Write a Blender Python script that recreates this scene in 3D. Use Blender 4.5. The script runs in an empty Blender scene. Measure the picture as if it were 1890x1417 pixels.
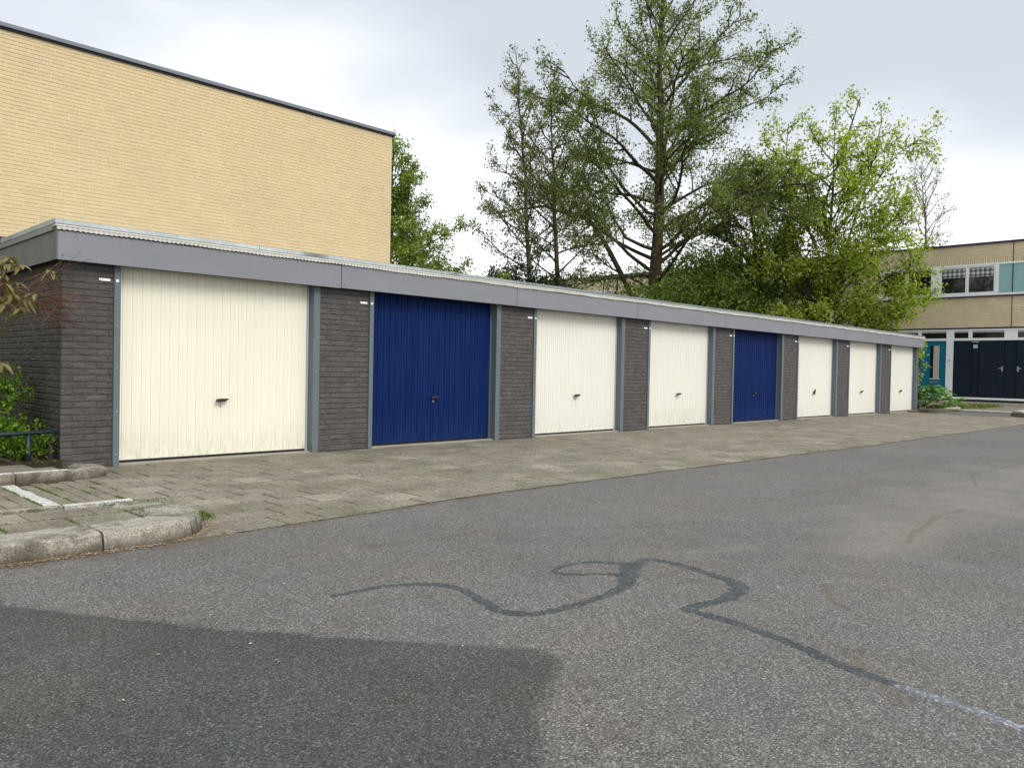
import bpy, math, random
import numpy as np
from mathutils import Vector, Matrix, Euler

SC = bpy.context.scene
COL = SC.collection
rng = random.Random(7)
NR = np.random.RandomState(11)
R = math.radians

# ------------------------------------------------------------------ camera
CAM_POS = np.array([-2.771, -8.179, 1.008])
CAM_F = 1459.57
def cam_axes(yaw, pitch, roll):
    cy, sy = math.cos(yaw), math.sin(yaw)
    w = np.array([sy*math.cos(pitch), cy*math.cos(pitch), math.sin(pitch)])
    r = np.array([cy, -sy, 0.0]); u = np.cross(r, w)
    return math.cos(roll)*r + math.sin(roll)*u, -math.sin(roll)*r + math.cos(roll)*u, w
CR, CU, CW = cam_axes(R(45.4647), R(-0.98801), R(1.13389))
cd = bpy.data.cameras.new('camera'); cam = bpy.data.objects.new('camera', cd); COL.objects.link(cam)
cam.matrix_world = Matrix(((CR[0], CU[0], -CW[0], CAM_POS[0]), (CR[1], CU[1], -CW[1], CAM_POS[1]),
                           (CR[2], CU[2], -CW[2], CAM_POS[2]), (0, 0, 0, 1)))
cd.sensor_width = 36; cd.lens = CAM_F/1890*36; cd.clip_start = 0.05; cd.clip_end = 2000
SC.camera = cam

# ------------------------------------------------------------------ sky, sun, exposure
SUN_EL, SUN_AZ = R(40), R(183)          # azimuth measured from +Y towards +X
wd = bpy.data.worlds.new('World'); SC.world = wd; wd.use_nodes = True
nt = wd.node_tree; nt.nodes.clear()
def wn(t, **k):
    n = nt.nodes.new(t)
    for a, b in k.items(): setattr(n, a, b)
    return n
out = wn('ShaderNodeOutputWorld')
sky = wn('ShaderNodeTexSky', sky_type='NISHITA', sun_disc=False, sun_elevation=SUN_EL, sun_rotation=SUN_AZ)
bg1 = wn('ShaderNodeBackground'); bg1.inputs[1].default_value = 0.12
nt.links.new(sky.outputs[0], bg1.inputs[0])
tc = wn('ShaderNodeTexCoord')
sep = wn('ShaderNodeSeparateXYZ'); nt.links.new(tc.outputs['Generated'], sep.inputs[0])
# project the direction on a cloud layer so that clouds flatten towards the horizon
mz = wn('ShaderNodeMath', operation='ADD'); mz.inputs[1].default_value = 0.22; nt.links.new(sep.outputs[2], mz.inputs[0])
mza = wn('ShaderNodeMath', operation='MAXIMUM'); mza.inputs[1].default_value = 0.1; nt.links.new(mz.outputs[0], mza.inputs[0])
dv = wn('ShaderNodeVectorMath', operation='DIVIDE')
cmb = wn('ShaderNodeCombineXYZ')
for i in range(3): nt.links.new(mza.outputs[0], cmb.inputs[i])
nt.links.new(tc.outputs['Generated'], dv.inputs[0]); nt.links.new(cmb.outputs[0], dv.inputs[1])
mp = wn('ShaderNodeMapping'); mp.inputs['Location'].default_value = (2.399, 4.223, 0); mp.inputs['Scale'].default_value = (1, 1, 0.0)
nt.links.new(dv.outputs[0], mp.inputs[0])
no = wn('ShaderNodeTexNoise'); no.inputs['Scale'].default_value = 0.9; no.inputs['Detail'].default_value = 5; no.inputs['Roughness'].default_value = 0.42
nt.links.new(mp.outputs[0], no.inputs[0])
# bright pale veil at the horizon, blue-grey cloud bellies higher up
def mr(v, a, b_, c, d):
    n = wn('ShaderNodeMapRange', interpolation_type='SMOOTHSTEP'); nt.links.new(v, n.inputs[0])
    for i, q in enumerate((a, b_, c, d)): n.inputs[1+i].default_value = q
    return n.outputs[0]
def mm(op, a, b_):
    n = wn('ShaderNodeMath', operation=op)
    for i, q in enumerate((a, b_)):
        if hasattr(q, 'is_output'): nt.links.new(q, n.inputs[i])
        else: n.inputs[i].default_value = q
    return n.outputs[0]
cl = mr(no.outputs["Fac"], .34, .62, .22, 1.0)
g_ = mm('MULTIPLY', cl, mr(sep.outputs[2], .11, .29, 0.0, 1.0))
lowc = wn('ShaderNodeMix', data_type='RGBA'); lowc.inputs[6].default_value = (1.05, 1.06, 1.08, 1); lowc.inputs[7].default_value = (.525, .567, .615, 1)
nt.links.new(g_, lowc.inputs[0])
ramp = wn('ShaderNodeMix', data_type='RGBA'); ramp.inputs[7].default_value = (1.35, 1.41, 1.5, 1)
nt.links.new(mr(sep.outputs[2], .55, .95, 0.0, .8), ramp.inputs[0]); nt.links.new(lowc.outputs[2], ramp.inputs[6])
bg2 = wn('ShaderNodeBackground'); bg2.inputs[1].default_value = 1.0
nt.links.new(ramp.outputs[2], bg2.inputs[0])
mx = wn('ShaderNodeMixShader'); mx.inputs[0].default_value = 0.94
nt.links.new(bg1.outputs[0], mx.inputs[1]); nt.links.new(bg2.outputs[0], mx.inputs[2]); nt.links.new(mx.outputs[0], out.inputs[0])
sl = bpy.data.lights.new('sun', 'SUN'); so = bpy.data.objects.new('sun', sl); COL.objects.link(so)
sl.energy = 1.5; sl.angle = R(28); sl.color = (1.0, 0.965, 0.91)
sd = Vector((math.sin(SUN_AZ)*math.cos(SUN_EL), math.cos(SUN_AZ)*math.cos(SUN_EL), math.sin(SUN_EL)))
so.rotation_euler = sd.to_track_quat('Z', 'Y').to_euler(); so.location = (0, -30, 40)
SC.view_settings.view_transform = 'Standard'; SC.view_settings.look = 'None'
SC.view_settings.gamma = 1; SC.view_settings.use_curve_mapping = False
SC.view_settings.exposure = 0.42
SC.render.engine = 'CYCLES'
SC.cycles.max_bounces = 6; SC.cycles.transparent_max_bounces = 8

# ------------------------------------------------------------------ helpers
class NB:
    """tiny node builder; every texture reads the world position"""
    def __init__(s, name):
        s.m = bpy.data.materials.new(name); s.m.use_nodes = True; s.t = s.m.node_tree
        s.b = s.t.nodes['Principled BSDF']; s.out = s.t.nodes['Material Output']
        s.geo = s.t.nodes.new('ShaderNodeNewGeometry')
    def n(s, t, ins=None, **k):
        n = s.t.nodes.new(t)
        for a, b in k.items(): setattr(n, a, b)
        for a, b in (ins or {}).items():
            if hasattr(b, 'is_output'): s.t.links.new(b, n.inputs[a])
            else: n.inputs[a].default_value = b
        return n
    def link(s, a, b): s.t.links.new(a, b)
    def pos(s, scale=(1, 1, 1)):
        return s.n('ShaderNodeVectorMath', {0: s.geo.outputs['Position'], 1: scale}, operation='MULTIPLY').outputs[0]
    def noise(s, scale, detail=4, rough=0.55, vec=None, out='Fac'):
        return s.n('ShaderNodeTexNoise', {'Vector': vec or s.geo.outputs['Position'], 'Scale': scale, 'Detail': detail, 'Roughness': rough}).outputs[out]
    def ramp(s, fac, stops):
        n = s.n('ShaderNodeValToRGB', {0: fac}); e = n.color_ramp.elements
        while len(e) < len(stops): e.new(0.5)
        for q, (p, c) in zip(e, stops):
            q.position = p; q.color = (c, c, c, 1) if isinstance(c, (int, float)) else (*c, 1)
        return n.outputs[0]
    def mix(s, f, a, b, mode='MIX'):
        n = s.n('ShaderNodeMix', data_type='RGBA', blend_type=mode)
        for i, v in ((0, f), (6, a), (7, b)):
            if hasattr(v, 'is_output'): s.link(v, n.inputs[i])
            else: n.inputs[i].default_value = v if i == 0 else ((*v, 1) if len(v) == 3 else v)
        return n.outputs[2]
    def math(s, op, a, b=0.0, c=None):
        ins = {0: a, 1: b}
        if c is not None: ins[2] = c
        return s.n('ShaderNodeMath', ins, operation=op).outputs[0]
    def rnd(s):
        oi = s.n('ShaderNodeObjectInfo').outputs['Random']
        return s.math('FRACT', s.math('ADD', oi, s.geo.outputs['Random Per Island']))
    def hsv(s, c, v, h=0.5, sat=1.0):
        return s.n('ShaderNodeHueSaturation', {'Color': c, 'Value': v, 'Hue': h, 'Saturation': sat}).outputs[0]
    def z(s):
        return s.n('ShaderNodeSeparateXYZ', {0: s.geo.outputs['Position']}).outputs[2]
    def fin(s, col, rough=0.8, bump=None, bs=0.3, bd=0.01, spec=0.3, metal=0.0):
        for k, v in (('Base Color', col), ('Roughness', rough), ('Specular IOR Level', spec), ('Metallic', metal)):
            if hasattr(v, 'is_output'): s.link(v, s.b.inputs[k])
            else: s.b.inputs[k].default_value = (*v, 1) if k == 'Base Color' else v
        if bump is not None:
            s.link(s.n('ShaderNodeBump', {'Height': bump, 'Strength': bs, 'Distance': bd}).outputs[0], s.b.inputs['Normal'])
        return s.m

def simple(name, col, rough=0.6, var=0.12, nscale=3, spec=0.3, metal=0.0, bump=0.0):
    b = NB(name)
    n = b.noise(nscale, 5)
    c = b.hsv((*col, 1), b.math('MULTIPLY_ADD', n, var*2, 1-var))
    return b.fin(c, rough, bump=b.noise(120, 2) if bump else None, bs=bump or 0.1, bd=0.002, spec=spec, metal=metal)

M = {}
def build_materials():
    # asphalt: stones in bitumen, masks for newer patch / sand / dirt come from vertex attributes
    b = NB('asphalt'); P = b.geo.outputs['Position']
    v1 = b.n('ShaderNodeTexVoronoi', {'Vector': P, 'Scale': 185.0})
    v2 = b.n('ShaderNodeTexVoronoi', {'Vector': P, 'Scale': 380.0})
    rv = b.n('ShaderNodeSeparateColor', {0: v1.outputs['Color']}).outputs[0]
    rv2 = b.n('ShaderNodeSeparateColor', {0: v2.outputs['Color']}).outputs[1]
    stone = b.ramp(rv, [(0, (.068, .066, .062)), (.25, (.110, .106, .098)), (.6, (.156, .150, .139)), (.88, (.212, .204, .189)), (1, (.38, .366, .34))])
    fine = b.ramp(rv2, [(0, .78), (.6, 1.0), (1, 1.3)])
    c = b.mix(1.0, stone, fine, 'MULTIPLY')
    edge = b.ramp(v1.outputs['Distance'], [(0.3, 1.0), (0.75, 0.62)])
    c = b.mix(1.0, c, edge, 'MULTIPLY')
    big = b.ramp(b.noise(0.55, 6, .6), [(0.25, .86), (0.75, 1.13)])
    c = b.mix(1.0, c, big, 'MULTIPLY')
    med = b.ramp(b.noise(4.5, 6, .65), [(0.25, .86), (0.75, 1.13)])
    c = b.mix(1.0, c, med, 'MULTIPLY')
    blot = b.ramp(b.noise(2.3, 7, .8), [(0.30, .72), (0.40, 1.0), (0.66, 1.0), (0.78, 1.14)])
    c = b.mix(1.0, c, blot, 'MULTIPLY')
    tint = b.ramp(b.noise(1.3, 3, .6), [(0.35, (.98, 1.0, 1.01)), (0.68, (1.07, 1.0, .93))])
    c = b.mix(1.0, c, tint, 'MULTIPLY')
    at = b.n('ShaderNodeAttribute', attribute_name='mask')
    sp = b.n('ShaderNodeSeparateColor', {0: at.outputs['Color']})
    patchc = b.mix(1.0, c, (.455, .50, .495), 'MULTIPLY')
    c = b.mix(sp.outputs[0], c, patchc)
    sand = b.ramp(b.noise(30, 5, .7), [(0.2, (.165, .15, .13)), (0.8, (.26, .232, .195))])
    c = b.mix(b.math('MULTIPLY', sp.outputs[1], b.ramp(b.noise(7, 8, .85), [(.35, .25), (.6, 1.0)])), c, sand)
    dirt = b.ramp(b.noise(40, 4, .7), [(0.3, (.05, .036, .022)), (0.7, (.16, .12, .075))])
    c = b.mix(b.math('MULTIPLY', sp.outputs[2], .85), c, dirt)
    h = b.math('ADD', b.math('MULTIPLY', v1.outputs['Distance'], -1.0), b.math('MULTIPLY', v2.outputs['Distance'], -.4))
    M['asphalt'] = b.fin(c, .82, bump=h, bs=.45, bd=.004, spec=.3)
    # bitumen band
    for nm, col in (('bitumen', (.042, .048, .050)), ('worn_bitumen', (.135, .142, .158))):
        b = NB(nm); v1 = b.n('ShaderNodeTexVoronoi', {'Vector': b.geo.outputs['Position'], 'Scale': 130.0})
        f = b.ramp(b.n('ShaderNodeSeparateColor', {0: v1.outputs['Color']}).outputs[0], [(0, .7), (.75, 1.1), (1, 2.6)])
        c = b.mix(1.0, b.mix(1.0, (*col, 1), f, 'MULTIPLY'), b.ramp(b.noise(9, 5, .7), [(.3, .75), (.75, 1.5)]), 'MULTIPLY')
        M[nm] = b.fin(c, .62, bump=v1.outputs['Distance'], bs=.4, bd=.004)
    # concrete tiles
    b = NB('concrete_tile'); r = b.rnd()
    base = b.ramp(r, [(0, (.198, .170, .126)), (.35, (.222, .193, .147)), (.7, (.212, .187, .148)), (.93, (.238, .210, .163)), (1, (.29, .258, .20))])
    n1 = b.ramp(b.noise(2.6, 8, .75, b.pos((.7, 1, 1))), [(.28, .52), (.5, .95), (.75, 1.28)])
    n2 = b.ramp(b.noise(30, 8, .95), [(.38, .38), (.62, 1.62)])
    c = b.mix(1.0, b.mix(1.0, base, n1, 'MULTIPLY'), n2, 'MULTIPLY')
    moss = b.ramp(b.noise(1.1, 8, .78), [(.48, 0.0), (.64, .6)])
    c = b.mix(moss, c, (.13, .125, .07))
    c = b.mix(b.ramp(b.noise(16, 6, .85), [(.56, 0.0), (.7, .65)]), c, (.10, .085, .062))
    spk = b.ramp(b.noise(130, 3, .6), [(.60, 0.0), (.70, .6)])
    c = b.mix(spk, c, (.46, .44, .4))
    M['tile'] = b.fin(c, .9, bump=b.noise(90, 5, .8), bs=.7, bd=.006, spec=.2)
    b = NB('joint_soil')
    c = b.ramp(b.noise(14, 6, .75), [(.3, (.022, .018, .012)), (.5, (.045, .037, .024)), (.64, (.05, .062, .018)), (.8, (.09, .078, .05))])
    M['soil'] = b.fin(c, .95, bump=b.noise(120, 4, .7), bs=.6, bd=.008, spec=.1)
    # kerb stone
    b = NB('kerb_concrete')
    c = b.ramp(b.math('ADD', b.noise(5, 8, .72), b.math('MULTIPLY_ADD', b.rnd(), .12, -.06)), [(.25, (.075, .064, .045)), (.42, (.17, .152, .118)), (.55, (.34, .312, .255)), (.66, (.25, .225, .18)), (.8, (.13, .112, .082))])
    c = b.mix(1.0, c, b.ramp(b.noise(110, 3, .7), [(.3, .45), (.5, 1.0), (.7, 1.7)]), 'MULTIPLY')
    c = b.mix(b.ramp(b.z(), [(0.0, .85), (.06, 0.0)]), c, (.06, .045, .028))
    M['kerb'] = b.fin(c, .92, bump=b.noise(70, 6, .75), bs=.7, bd=.01, spec=.2)
    b = NB('dark_kerb_stone'); M['dark_kerb'] = b.fin(b.ramp(b.noise(6, 7, .75), [(.3, (.06, .05, .035)), (.7, (.15, .13, .095))]), .9)
    b = NB('white_line_paint')
    c = b.mix(b.ramp(b.noise(22, 6, .75), [(.4, 0.0), (.62, .75)]), (.60, .60, .57), (.24, .22, .18))
    M['line'] = b.fin(c, .7, bump=b.noise(90, 4), bs=.3, bd=.003)
    # painted dark brick
    b = NB('painted_brick'); r = b.rnd()
    base = b.ramp(r, [(0, (.088, .080, .076)), (.5, (.097, .088, .084)), (1, (.107, .097, .092))])
    c = b.mix(1.0, base, b.ramp(b.noise(7, 7, .75), [(.3, .74), (.7, 1.25)]), 'MULTIPLY')
    c = b.mix(b.ramp(b.noise(45, 5, .8), [(.64, 0.0), (.76, .5)]), c, (.17, .155, .15))
    shade_stain = b.math('LESS_THAN', b.n('ShaderNodeSeparateXYZ', {0: b.geo.outputs['Position']}).outputs[0], -.4575)  # side wall: its shade is painted into the colour along with olive staining
    c = b.mix(b.math('MULTIPLY', shade_stain, b.ramp(b.noise(1.6, 7, .7), [(.3, .45), (.7, .9)])), c, (.052, .049, .030))
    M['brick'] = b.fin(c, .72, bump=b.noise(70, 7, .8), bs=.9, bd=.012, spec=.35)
    b = NB('painted_mortar'); c = b.mix(1.0, (.078, .070, .068, 1), b.ramp(b.noise(12, 5), [(.3, .7), (.7, 1.2)]), 'MULTIPLY')
    M['mortar'] = b.fin(c, .85, bump=b.noise(80, 5, .7), bs=.6, bd=.008)
    # cream brick
    b = NB('cream_brick'); r = b.rnd()
    base = b.ramp(r, [(0, (.60, .472, .278)), (.4, (.625, .497, .296)), (.8, (.635, .507, .304)), (.96, (.64, .512, .30)), (1, (.635, .48, .315))])
    c = b.mix(1.0, base, b.ramp(b.noise(.6, 5, .6), [(.3, .93), (.7, 1.06)]), 'MULTIPLY')
    c = b.mix(1.0, c, b.ramp(b.noise(60, 5, .7), [(.3, .96), (.7, 1.04)]), 'MULTIPLY')
    M['cream'] = b.fin(c, .85, bump=b.noise(110, 4, .7), bs=.15, bd=.002, spec=.2)
    b = NB('cream_mortar'); c = b.mix(1.0, (.93, .80, .53, 1), b.ramp(b.noise(3, 5), [(.3, .9), (.7, 1.05)]), 'MULTIPLY')
    M['cream_mortar'] = b.fin(c, .9, spec=.2)
    # beige brick of the far terrace (bricks are under 2 px)
    b = NB('beige_brick')
    xyz = b.n('ShaderNodeSeparateXYZ', {0: b.geo.outputs['Position']})
    uv = b.n('ShaderNodeCombineXYZ', {0: xyz.outputs[1], 1: xyz.outputs[2], 2: 0.0})
    bt = b.n('ShaderNodeTexBrick', {'Vector': uv.outputs[0], 'Color1': (.60, .49, .325, 1), 'Color2': (.69, .575, .39, 1), 'Mortar': (.48, .40, .28, 1), 'Scale': 1.0,
             'Mortar Size': .006, 'Brick Width': .22, 'Row Height': .0625, 'Bias': 0.0})
    c = b.mix(1.0, bt.outputs[0], b.ramp(b.noise(1.5, 6, .7), [(.3, .88), (.7, 1.08)]), 'MULTIPLY')
    M['beige'] = b.fin(c, .9, bump=bt.outputs['Fac'], bs=-.3, bd=.005)
    b = NB('soldier_brick')
    uv = b.n('ShaderNodeCombineXYZ', {0: b.n('ShaderNodeSeparateXYZ', {0: b.geo.outputs['Position']}).outputs[2], 1: b.n('ShaderNodeSeparateXYZ', {0: b.geo.outputs['Position']}).outputs[1], 2: 0.0})
    bt = b.n('ShaderNodeTexBrick', {'Vector': uv.outputs[0], 'Color1': (.60, .49, .325, 1), 'Color2': (.71, .60, .41, 1), 'Mortar': (.36, .30, .2, 1), 'Scale': 1.0, 'Mortar Size': .01, 'Brick Width': .5, 'Row Height': .075})
    M['soldier'] = b.fin(bt.outputs[0], .9)
    # metal and paint
    b = NB('fascia_grey')
    c = b.hsv((.215, .223, .243, 1), b.ramp(b.noise(1.2, 6, .6, b.pos((1, 1, 3))), [(.3, .93), (.7, 1.06)]))
    streak = b.ramp(b.noise(26, 5, .7, b.pos((1, 1, .05))), [(.5, 0.0), (.78, .5)])
    top = b.ramp(b.math('MULTIPLY_ADD', b.z(), 4.0, -8.0), [(.5, 0.0), (.86, 1.0)])
    c = b.mix(b.math('MULTIPLY', streak, top), c, (.10, .10, .105))
    M['fascia'] = b.fin(c, .48, spec=.4)
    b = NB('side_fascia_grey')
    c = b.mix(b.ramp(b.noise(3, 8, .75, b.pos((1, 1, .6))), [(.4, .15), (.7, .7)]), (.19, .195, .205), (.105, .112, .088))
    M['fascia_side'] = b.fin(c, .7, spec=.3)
    M['post'] = simple('grey_green_steel', (.128, .158, .170), .5, .1, 6, bump=.1)
    M['frame_light'] = simple('frame_light_steel', (.42, .46, .48), .5, .08)
    M['black'] = simple('black_rubber', (.012, .012, .013), .6)
    M['black_handle'] = simple('black_handle_plastic', (.018, .017, .024), .35, spec=.5)
    M['steel'] = simple('lock_steel', (.5, .5, .5), .35, metal=.8)
    M['white'] = simple('white_paint', (.80, .81, .83), .5, .05)
    M['plate'] = simple('white_enamel_plate', (.86, .86, .86), .4, .04)
    b = NB('zinc_roof_edge')
    c = b.ramp(b.noise(1.1, 5, .6, b.pos((1, 1, 0))), [(.36, (.10, .105, .12)), (.41, (.20, .22, .235)), (.46, (.36, .40, .40)), (.66, (.46, .50, .50))])
    c = b.mix(b.ramp(b.math('MULTIPLY', b.n('ShaderNodeSeparateXYZ', {0: b.geo.outputs['Position']}).outputs[0], .1), [(.25, .0), (.7, .8)]), c, (.13, .145, .14))
    c = b.mix(1.0, c, b.ramp(b.noise(30, 5, .7), [(.3, .8), (.7, 1.12)]), 'MULTIPLY')
    M['zinc'] = b.fin(c, .6, spec=.3)
    M['corrugated'] = simple('white_corrugated', (.62, .61, .55), .6, .18, 14)
    b = NB('bitumen_roof'); c = b.ramp(b.noise(2, 6, .7), [(.3, (.06, .062, .06)), (.7, (.14, .145, .14))])
    M['roof'] = b.fin(c, .9)
    # doors
    def door(name, col, dirtc, streakc, amt):
        b = NB(name); z = b.z()
        vs = b.noise(20, 6, .7, b.pos((1, 1, .06)))
        c = b.hsv((*col, 1), b.ramp(b.noise(1.0, 5, .6), [(.3, .97), (.7, 1.02)]))
        c = b.mix(b.math('MULTIPLY', b.ramp(vs, [(.45, 0.0), (.85, 1.0)]), amt), c, streakc)
        low = b.ramp(z, [(0.0, 1.0), (.12, .55), (.42, 0.0)])
        d = b.math('MULTIPLY', low, b.ramp(b.noise(30, 6, .75, b.pos((1, 1, .22))), [(.43, 0.0), (.72, .75)]))
        c = b.mix(d, c, dirtc)
        return b.fin(c, .6 if max(col) < .5 else .42, spec=.12 if max(col) < .5 else .4)
    M['door_cream'] = door('cream_door_paint', (.83, .80, .66), (.36, .33, .24), (.66, .63, .51), .14)
    M['door_white'] = door('off_white_door_paint', (.80, .775, .69), (.38, .35, .25), (.66, .64, .56), .12)
    M['door_mossy'] = door('mossy_door_paint', (.79, .77, .68), (.20, .21, .11), (.62, .6, .5), .2)
    M['door_blue'] = door('blue_door_paint', (.0006, .0135, .088), (.03, .05, .11), (.016, .05, .16), .55)
    # far house colours
    M['navy'] = door('navy_painted_wood', (.009, .017, .028), (.03, .04, .05), (.03, .04, .05), .5)
    M['teal'] = door('teal_door_paint', (.006, .16, .25), (.02, .13, .18), (.02, .2, .28), .5)
    M['teal_panel'] = simple('pale_teal_panel', (.26, .44, .45), .4, .1, 3)
    b = NB('window_glass'); b.fin((.012, .014, .016), .06, spec=.6); M['glass'] = b.m
    b = NB('checked_curtain'); xyz = b.n('ShaderNodeSeparateXYZ', {0: b.geo.outputs['Position']})
    s1 = b.math('GREATER_THAN', b.math('FRACT', b.math('MULTIPLY', xyz.outputs[1], 6.0)), .5)
    s2 = b.math('GREATER_THAN', b.math('FRACT', b.math('MULTIPLY', xyz.outputs[2], 6.0)), .5)
    c = b.ramp(b.math('MULTIPLY', b.math('ADD', s1, s2), .5), [(0.2, (.60, .61, .62)), (.5, (.24, .25, .27)), (.9, (.07, .075, .085))])
    M['curtain'] = b.fin(c, .9)
    M['net'] = simple('net_curtain', (.44, .42, .40), .9, .3, 20)
    M['blind'] = simple('grey_blind', (.45, .48, .5), .7)
    M['concrete'] = simple('concrete_step', (.36, .33, .27), .9, .25, 6, bump=.3)
    M['lead'] = simple('dark_trim', (.035, .036, .042), .5, .15)
    M['alu'] = simple('aluminium_trim', (.17, .19, .215), .4, .1, spec=.5)
    M['railgreen'] = simple('green_painted_steel', (.008, .024, .025), .45, .2, 12, spec=.4)
    M['lampgreen'] = simple('lamp_post_green', (.012, .16, .14), .45, .15, 12, spec=.4)
    M['palepole'] = simple('pale_pole', (.45, .48, .52), .5)
    # bark
    def bark(name, a, c2):
        b = NB(name); n = b.noise(9, 7, .75, b.pos((3, 3, .7)))
        M[name] = b.fin(b.ramp(n, [(.3, a), (.7, c2)]), .95, bump=n, bs=.7, bd=.03, spec=.1)
    bark('alder_bark', (.035, .027, .018), (.105, .082, .052))
    bark('maple_bark', (.03, .02, .016), (.085, .06, .045))
    bark('birch_bark', (.12, .10, .08), (.30, .27, .23))
    bark('twig_bark', (.085, .040, .032), (.26, .14, .10))
    # leaves
    def leaf(name, stops, trans=.35, rough=.5):
        b = NB(name)
        c = b.ramp(b.geo.outputs['Random Per Island'], stops)
        c = b.mix(1.0, c, b.ramp(b.noise(.9, 3, .6), [(.3, .8), (.7, 1.2)]), 'MULTIPLY')
        b.fin(c, rough, spec=.35)
        tr = b.n('ShaderNodeBsdfTranslucent', {'Color': b.mix(1.0, c, (1.25, 1.35, .55), 'MULTIPLY')})
        mxs = b.n('ShaderNodeMixShader', {0: trans})
        b.link(b.b.outputs[0], mxs.inputs[1]); b.link(tr.outputs[0], mxs.inputs[2]); b.link(mxs.outputs[0], b.out.inputs[0])
        M[name] = b.m
    leaf('alder_leaf', [(0, (.07, .10, .03)), (.5, (.15, .195, .065)), (.85, (.23, .275, .10)), (1, (.34, .37, .17))], .5)
    leaf('young_leaf', [(0, (.09, .11, .04)), (.6, (.16, .18, .08)), (1, (.26, .20, .14))], .45)
    leaf('maple_leaf', [(0, (.15, .21, .022)), (.5, (.30, .375, .05)), (.85, (.42, .49, .10)), (1, (.56, .61, .24))], .52)
    leaf('deep_leaf', [(0, (.055, .095, .020)), (.5, (.14, .205, .045)), (.85, (.23, .31, .07)), (1, (.36, .44, .13))], .5)
    leaf('beech_leaf', [(0, (.09, .135, .02)), (.5, (.19, .265, .045)), (.85, (.29, .36, .08)), (1, (.42, .48, .17))], .5)
    leaf('holly_leaf', [(0, (.012, .025, .010)), (.5, (.028, .048, .018)), (.85, (.055, .075, .028)), (1, (.13, .12, .05))], .15, .35)
    leaf('yew_leaf', [(0, (.05, .11, .010)), (.5, (.13, .26, .022)), (.85, (.24, .40, .035)), (1, (.40, .54, .08))], .45)
    leaf('rhodo_leaf', [(0, (.05, .055, .02)), (.4, (.12, .12, .04)), (.8, (.26, .20, .08)), (1, (.35, .27, .14))], .25, .4)
    leaf('hosta_leaf', [(0, (.05, .14, .02)), (.6, (.12, .27, .045)), (1, (.40, .50, .20))], .3)
    leaf('grass_blade', [(0, (.06, .11, .02)), (.6, (.13, .20, .035)), (1, (.26, .27, .10))], .35)
    leaf('dry_litter', [(0, (.10, .04, .018)), (.45, (.24, .12, .05)), (.8, (.42, .30, .14)), (1, (.7, .66, .5))], .1)
    leaf('petal_litter', [(0, (.35, .33, .22)), (.6, (.65, .62, .42)), (1, (.8, .8, .72))], .1)
    b = NB('grass_ground'); M['ground'] = b.fin(b.ramp(b.noise(1.5, 7, .7), [(.3, (.03, .05, .012)), (.7, (.08, .10, .03))]), .95)
build_materials()

def mk(name, v, f, mat, parent=None, smooth=False, loc=None):
    me = bpy.data.meshes.new(name); me.from_pydata([tuple(map(float, p)) for p in v], [], f); me.update()
    if mat is not None: me.materials.append(mat)
    if smooth: me.shade_smooth()
    o = bpy.data.objects.new(name, me); COL.objects.link(o)
    if parent is not None: o.parent = parent
    if loc is not None: o.location = loc
    return o

class B:
    def __init__(s): s.v = []; s.f = []
    def box(s, x0, x1, y0, y1, z0, z1):
        n = len(s.v)
        s.v += [(x0, y0, z0), (x1, y0, z0), (x1, y1, z0), (x0, y1, z0), (x0, y0, z1), (x1, y0, z1), (x1, y1, z1), (x0, y1, z1)]
        s.f += [[n+i for i in q] for q in ((3, 2, 1, 0), (4, 5, 6, 7), (0, 1, 5, 4), (1, 2, 6, 5), (2, 3, 7, 6), (3, 0, 4, 7))]
        return s
    def tube(s, pts, rad, k=6, cap=True):
        pts = [Vector(p) for p in pts]; n0 = len(s.v)
        if isinstance(rad, (int, float)): rad = [rad]*len(pts)
        a = None
        for i, p in enumerate(pts):
            d = (pts[min(i+1, len(pts)-1)] - pts[max(i-1, 0)]).normalized()
            if a is None: a = d.orthogonal().normalized()
            else:
                a = (a - d*a.dot(d))
                a = a.normalized() if a.length > 1e-6 else d.orthogonal().normalized()
            b2 = d.cross(a)
            for j in range(k):
                t = 2*math.pi*j/k; q = p + (a*math.cos(t) + b2*math.sin(t))*rad[i]; s.v.append((q.x, q.y, q.z))
        for i in range(len(pts)-1):
            for j in range(k):
                s.f.append([n0+i*k+j, n0+i*k+(j+1) % k, n0+(i+1)*k+(j+1) % k, n0+(i+1)*k+j])
        if cap:
            s.f.append([n0+j for j in range(k)][::-1]); s.f.append([n0+(len(pts)-1)*k+j for j in range(k)])
        return s
    def build(s, name, mat, parent=None, smooth=False): return mk(name, s.v, s.f, mat, parent, smooth)

def bevel(o, w=0.004, seg=2):
    m = o.modifiers.new('bevel', 'BEVEL'); m.width = w; m.segments = seg; m.limit_method = 'ANGLE'
    return o

def thing(name, label, cat, loc=(0, 0, 0), group=None):
    o = bpy.data.objects.new(name, None); COL.objects.link(o); o.location = loc; o.empty_display_size = .2
    o['label'] = label; o['category'] = cat
    if group: o['group'] = group
    return o
def struct(o, label=None):
    o['kind'] = 'structure'
    if label: o['label'] = label
    return o
def tag(o, label, cat, group=None, kind=None):
    o['label'] = label; o['category'] = cat
    if group: o['group'] = group
    if kind: o['kind'] = kind
    return o

def inv_loc(parent, p):
    return (p[0]-parent.location[0], p[1]-parent.location[1], p[2]-parent.location[2]) if parent is not None else p

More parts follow.
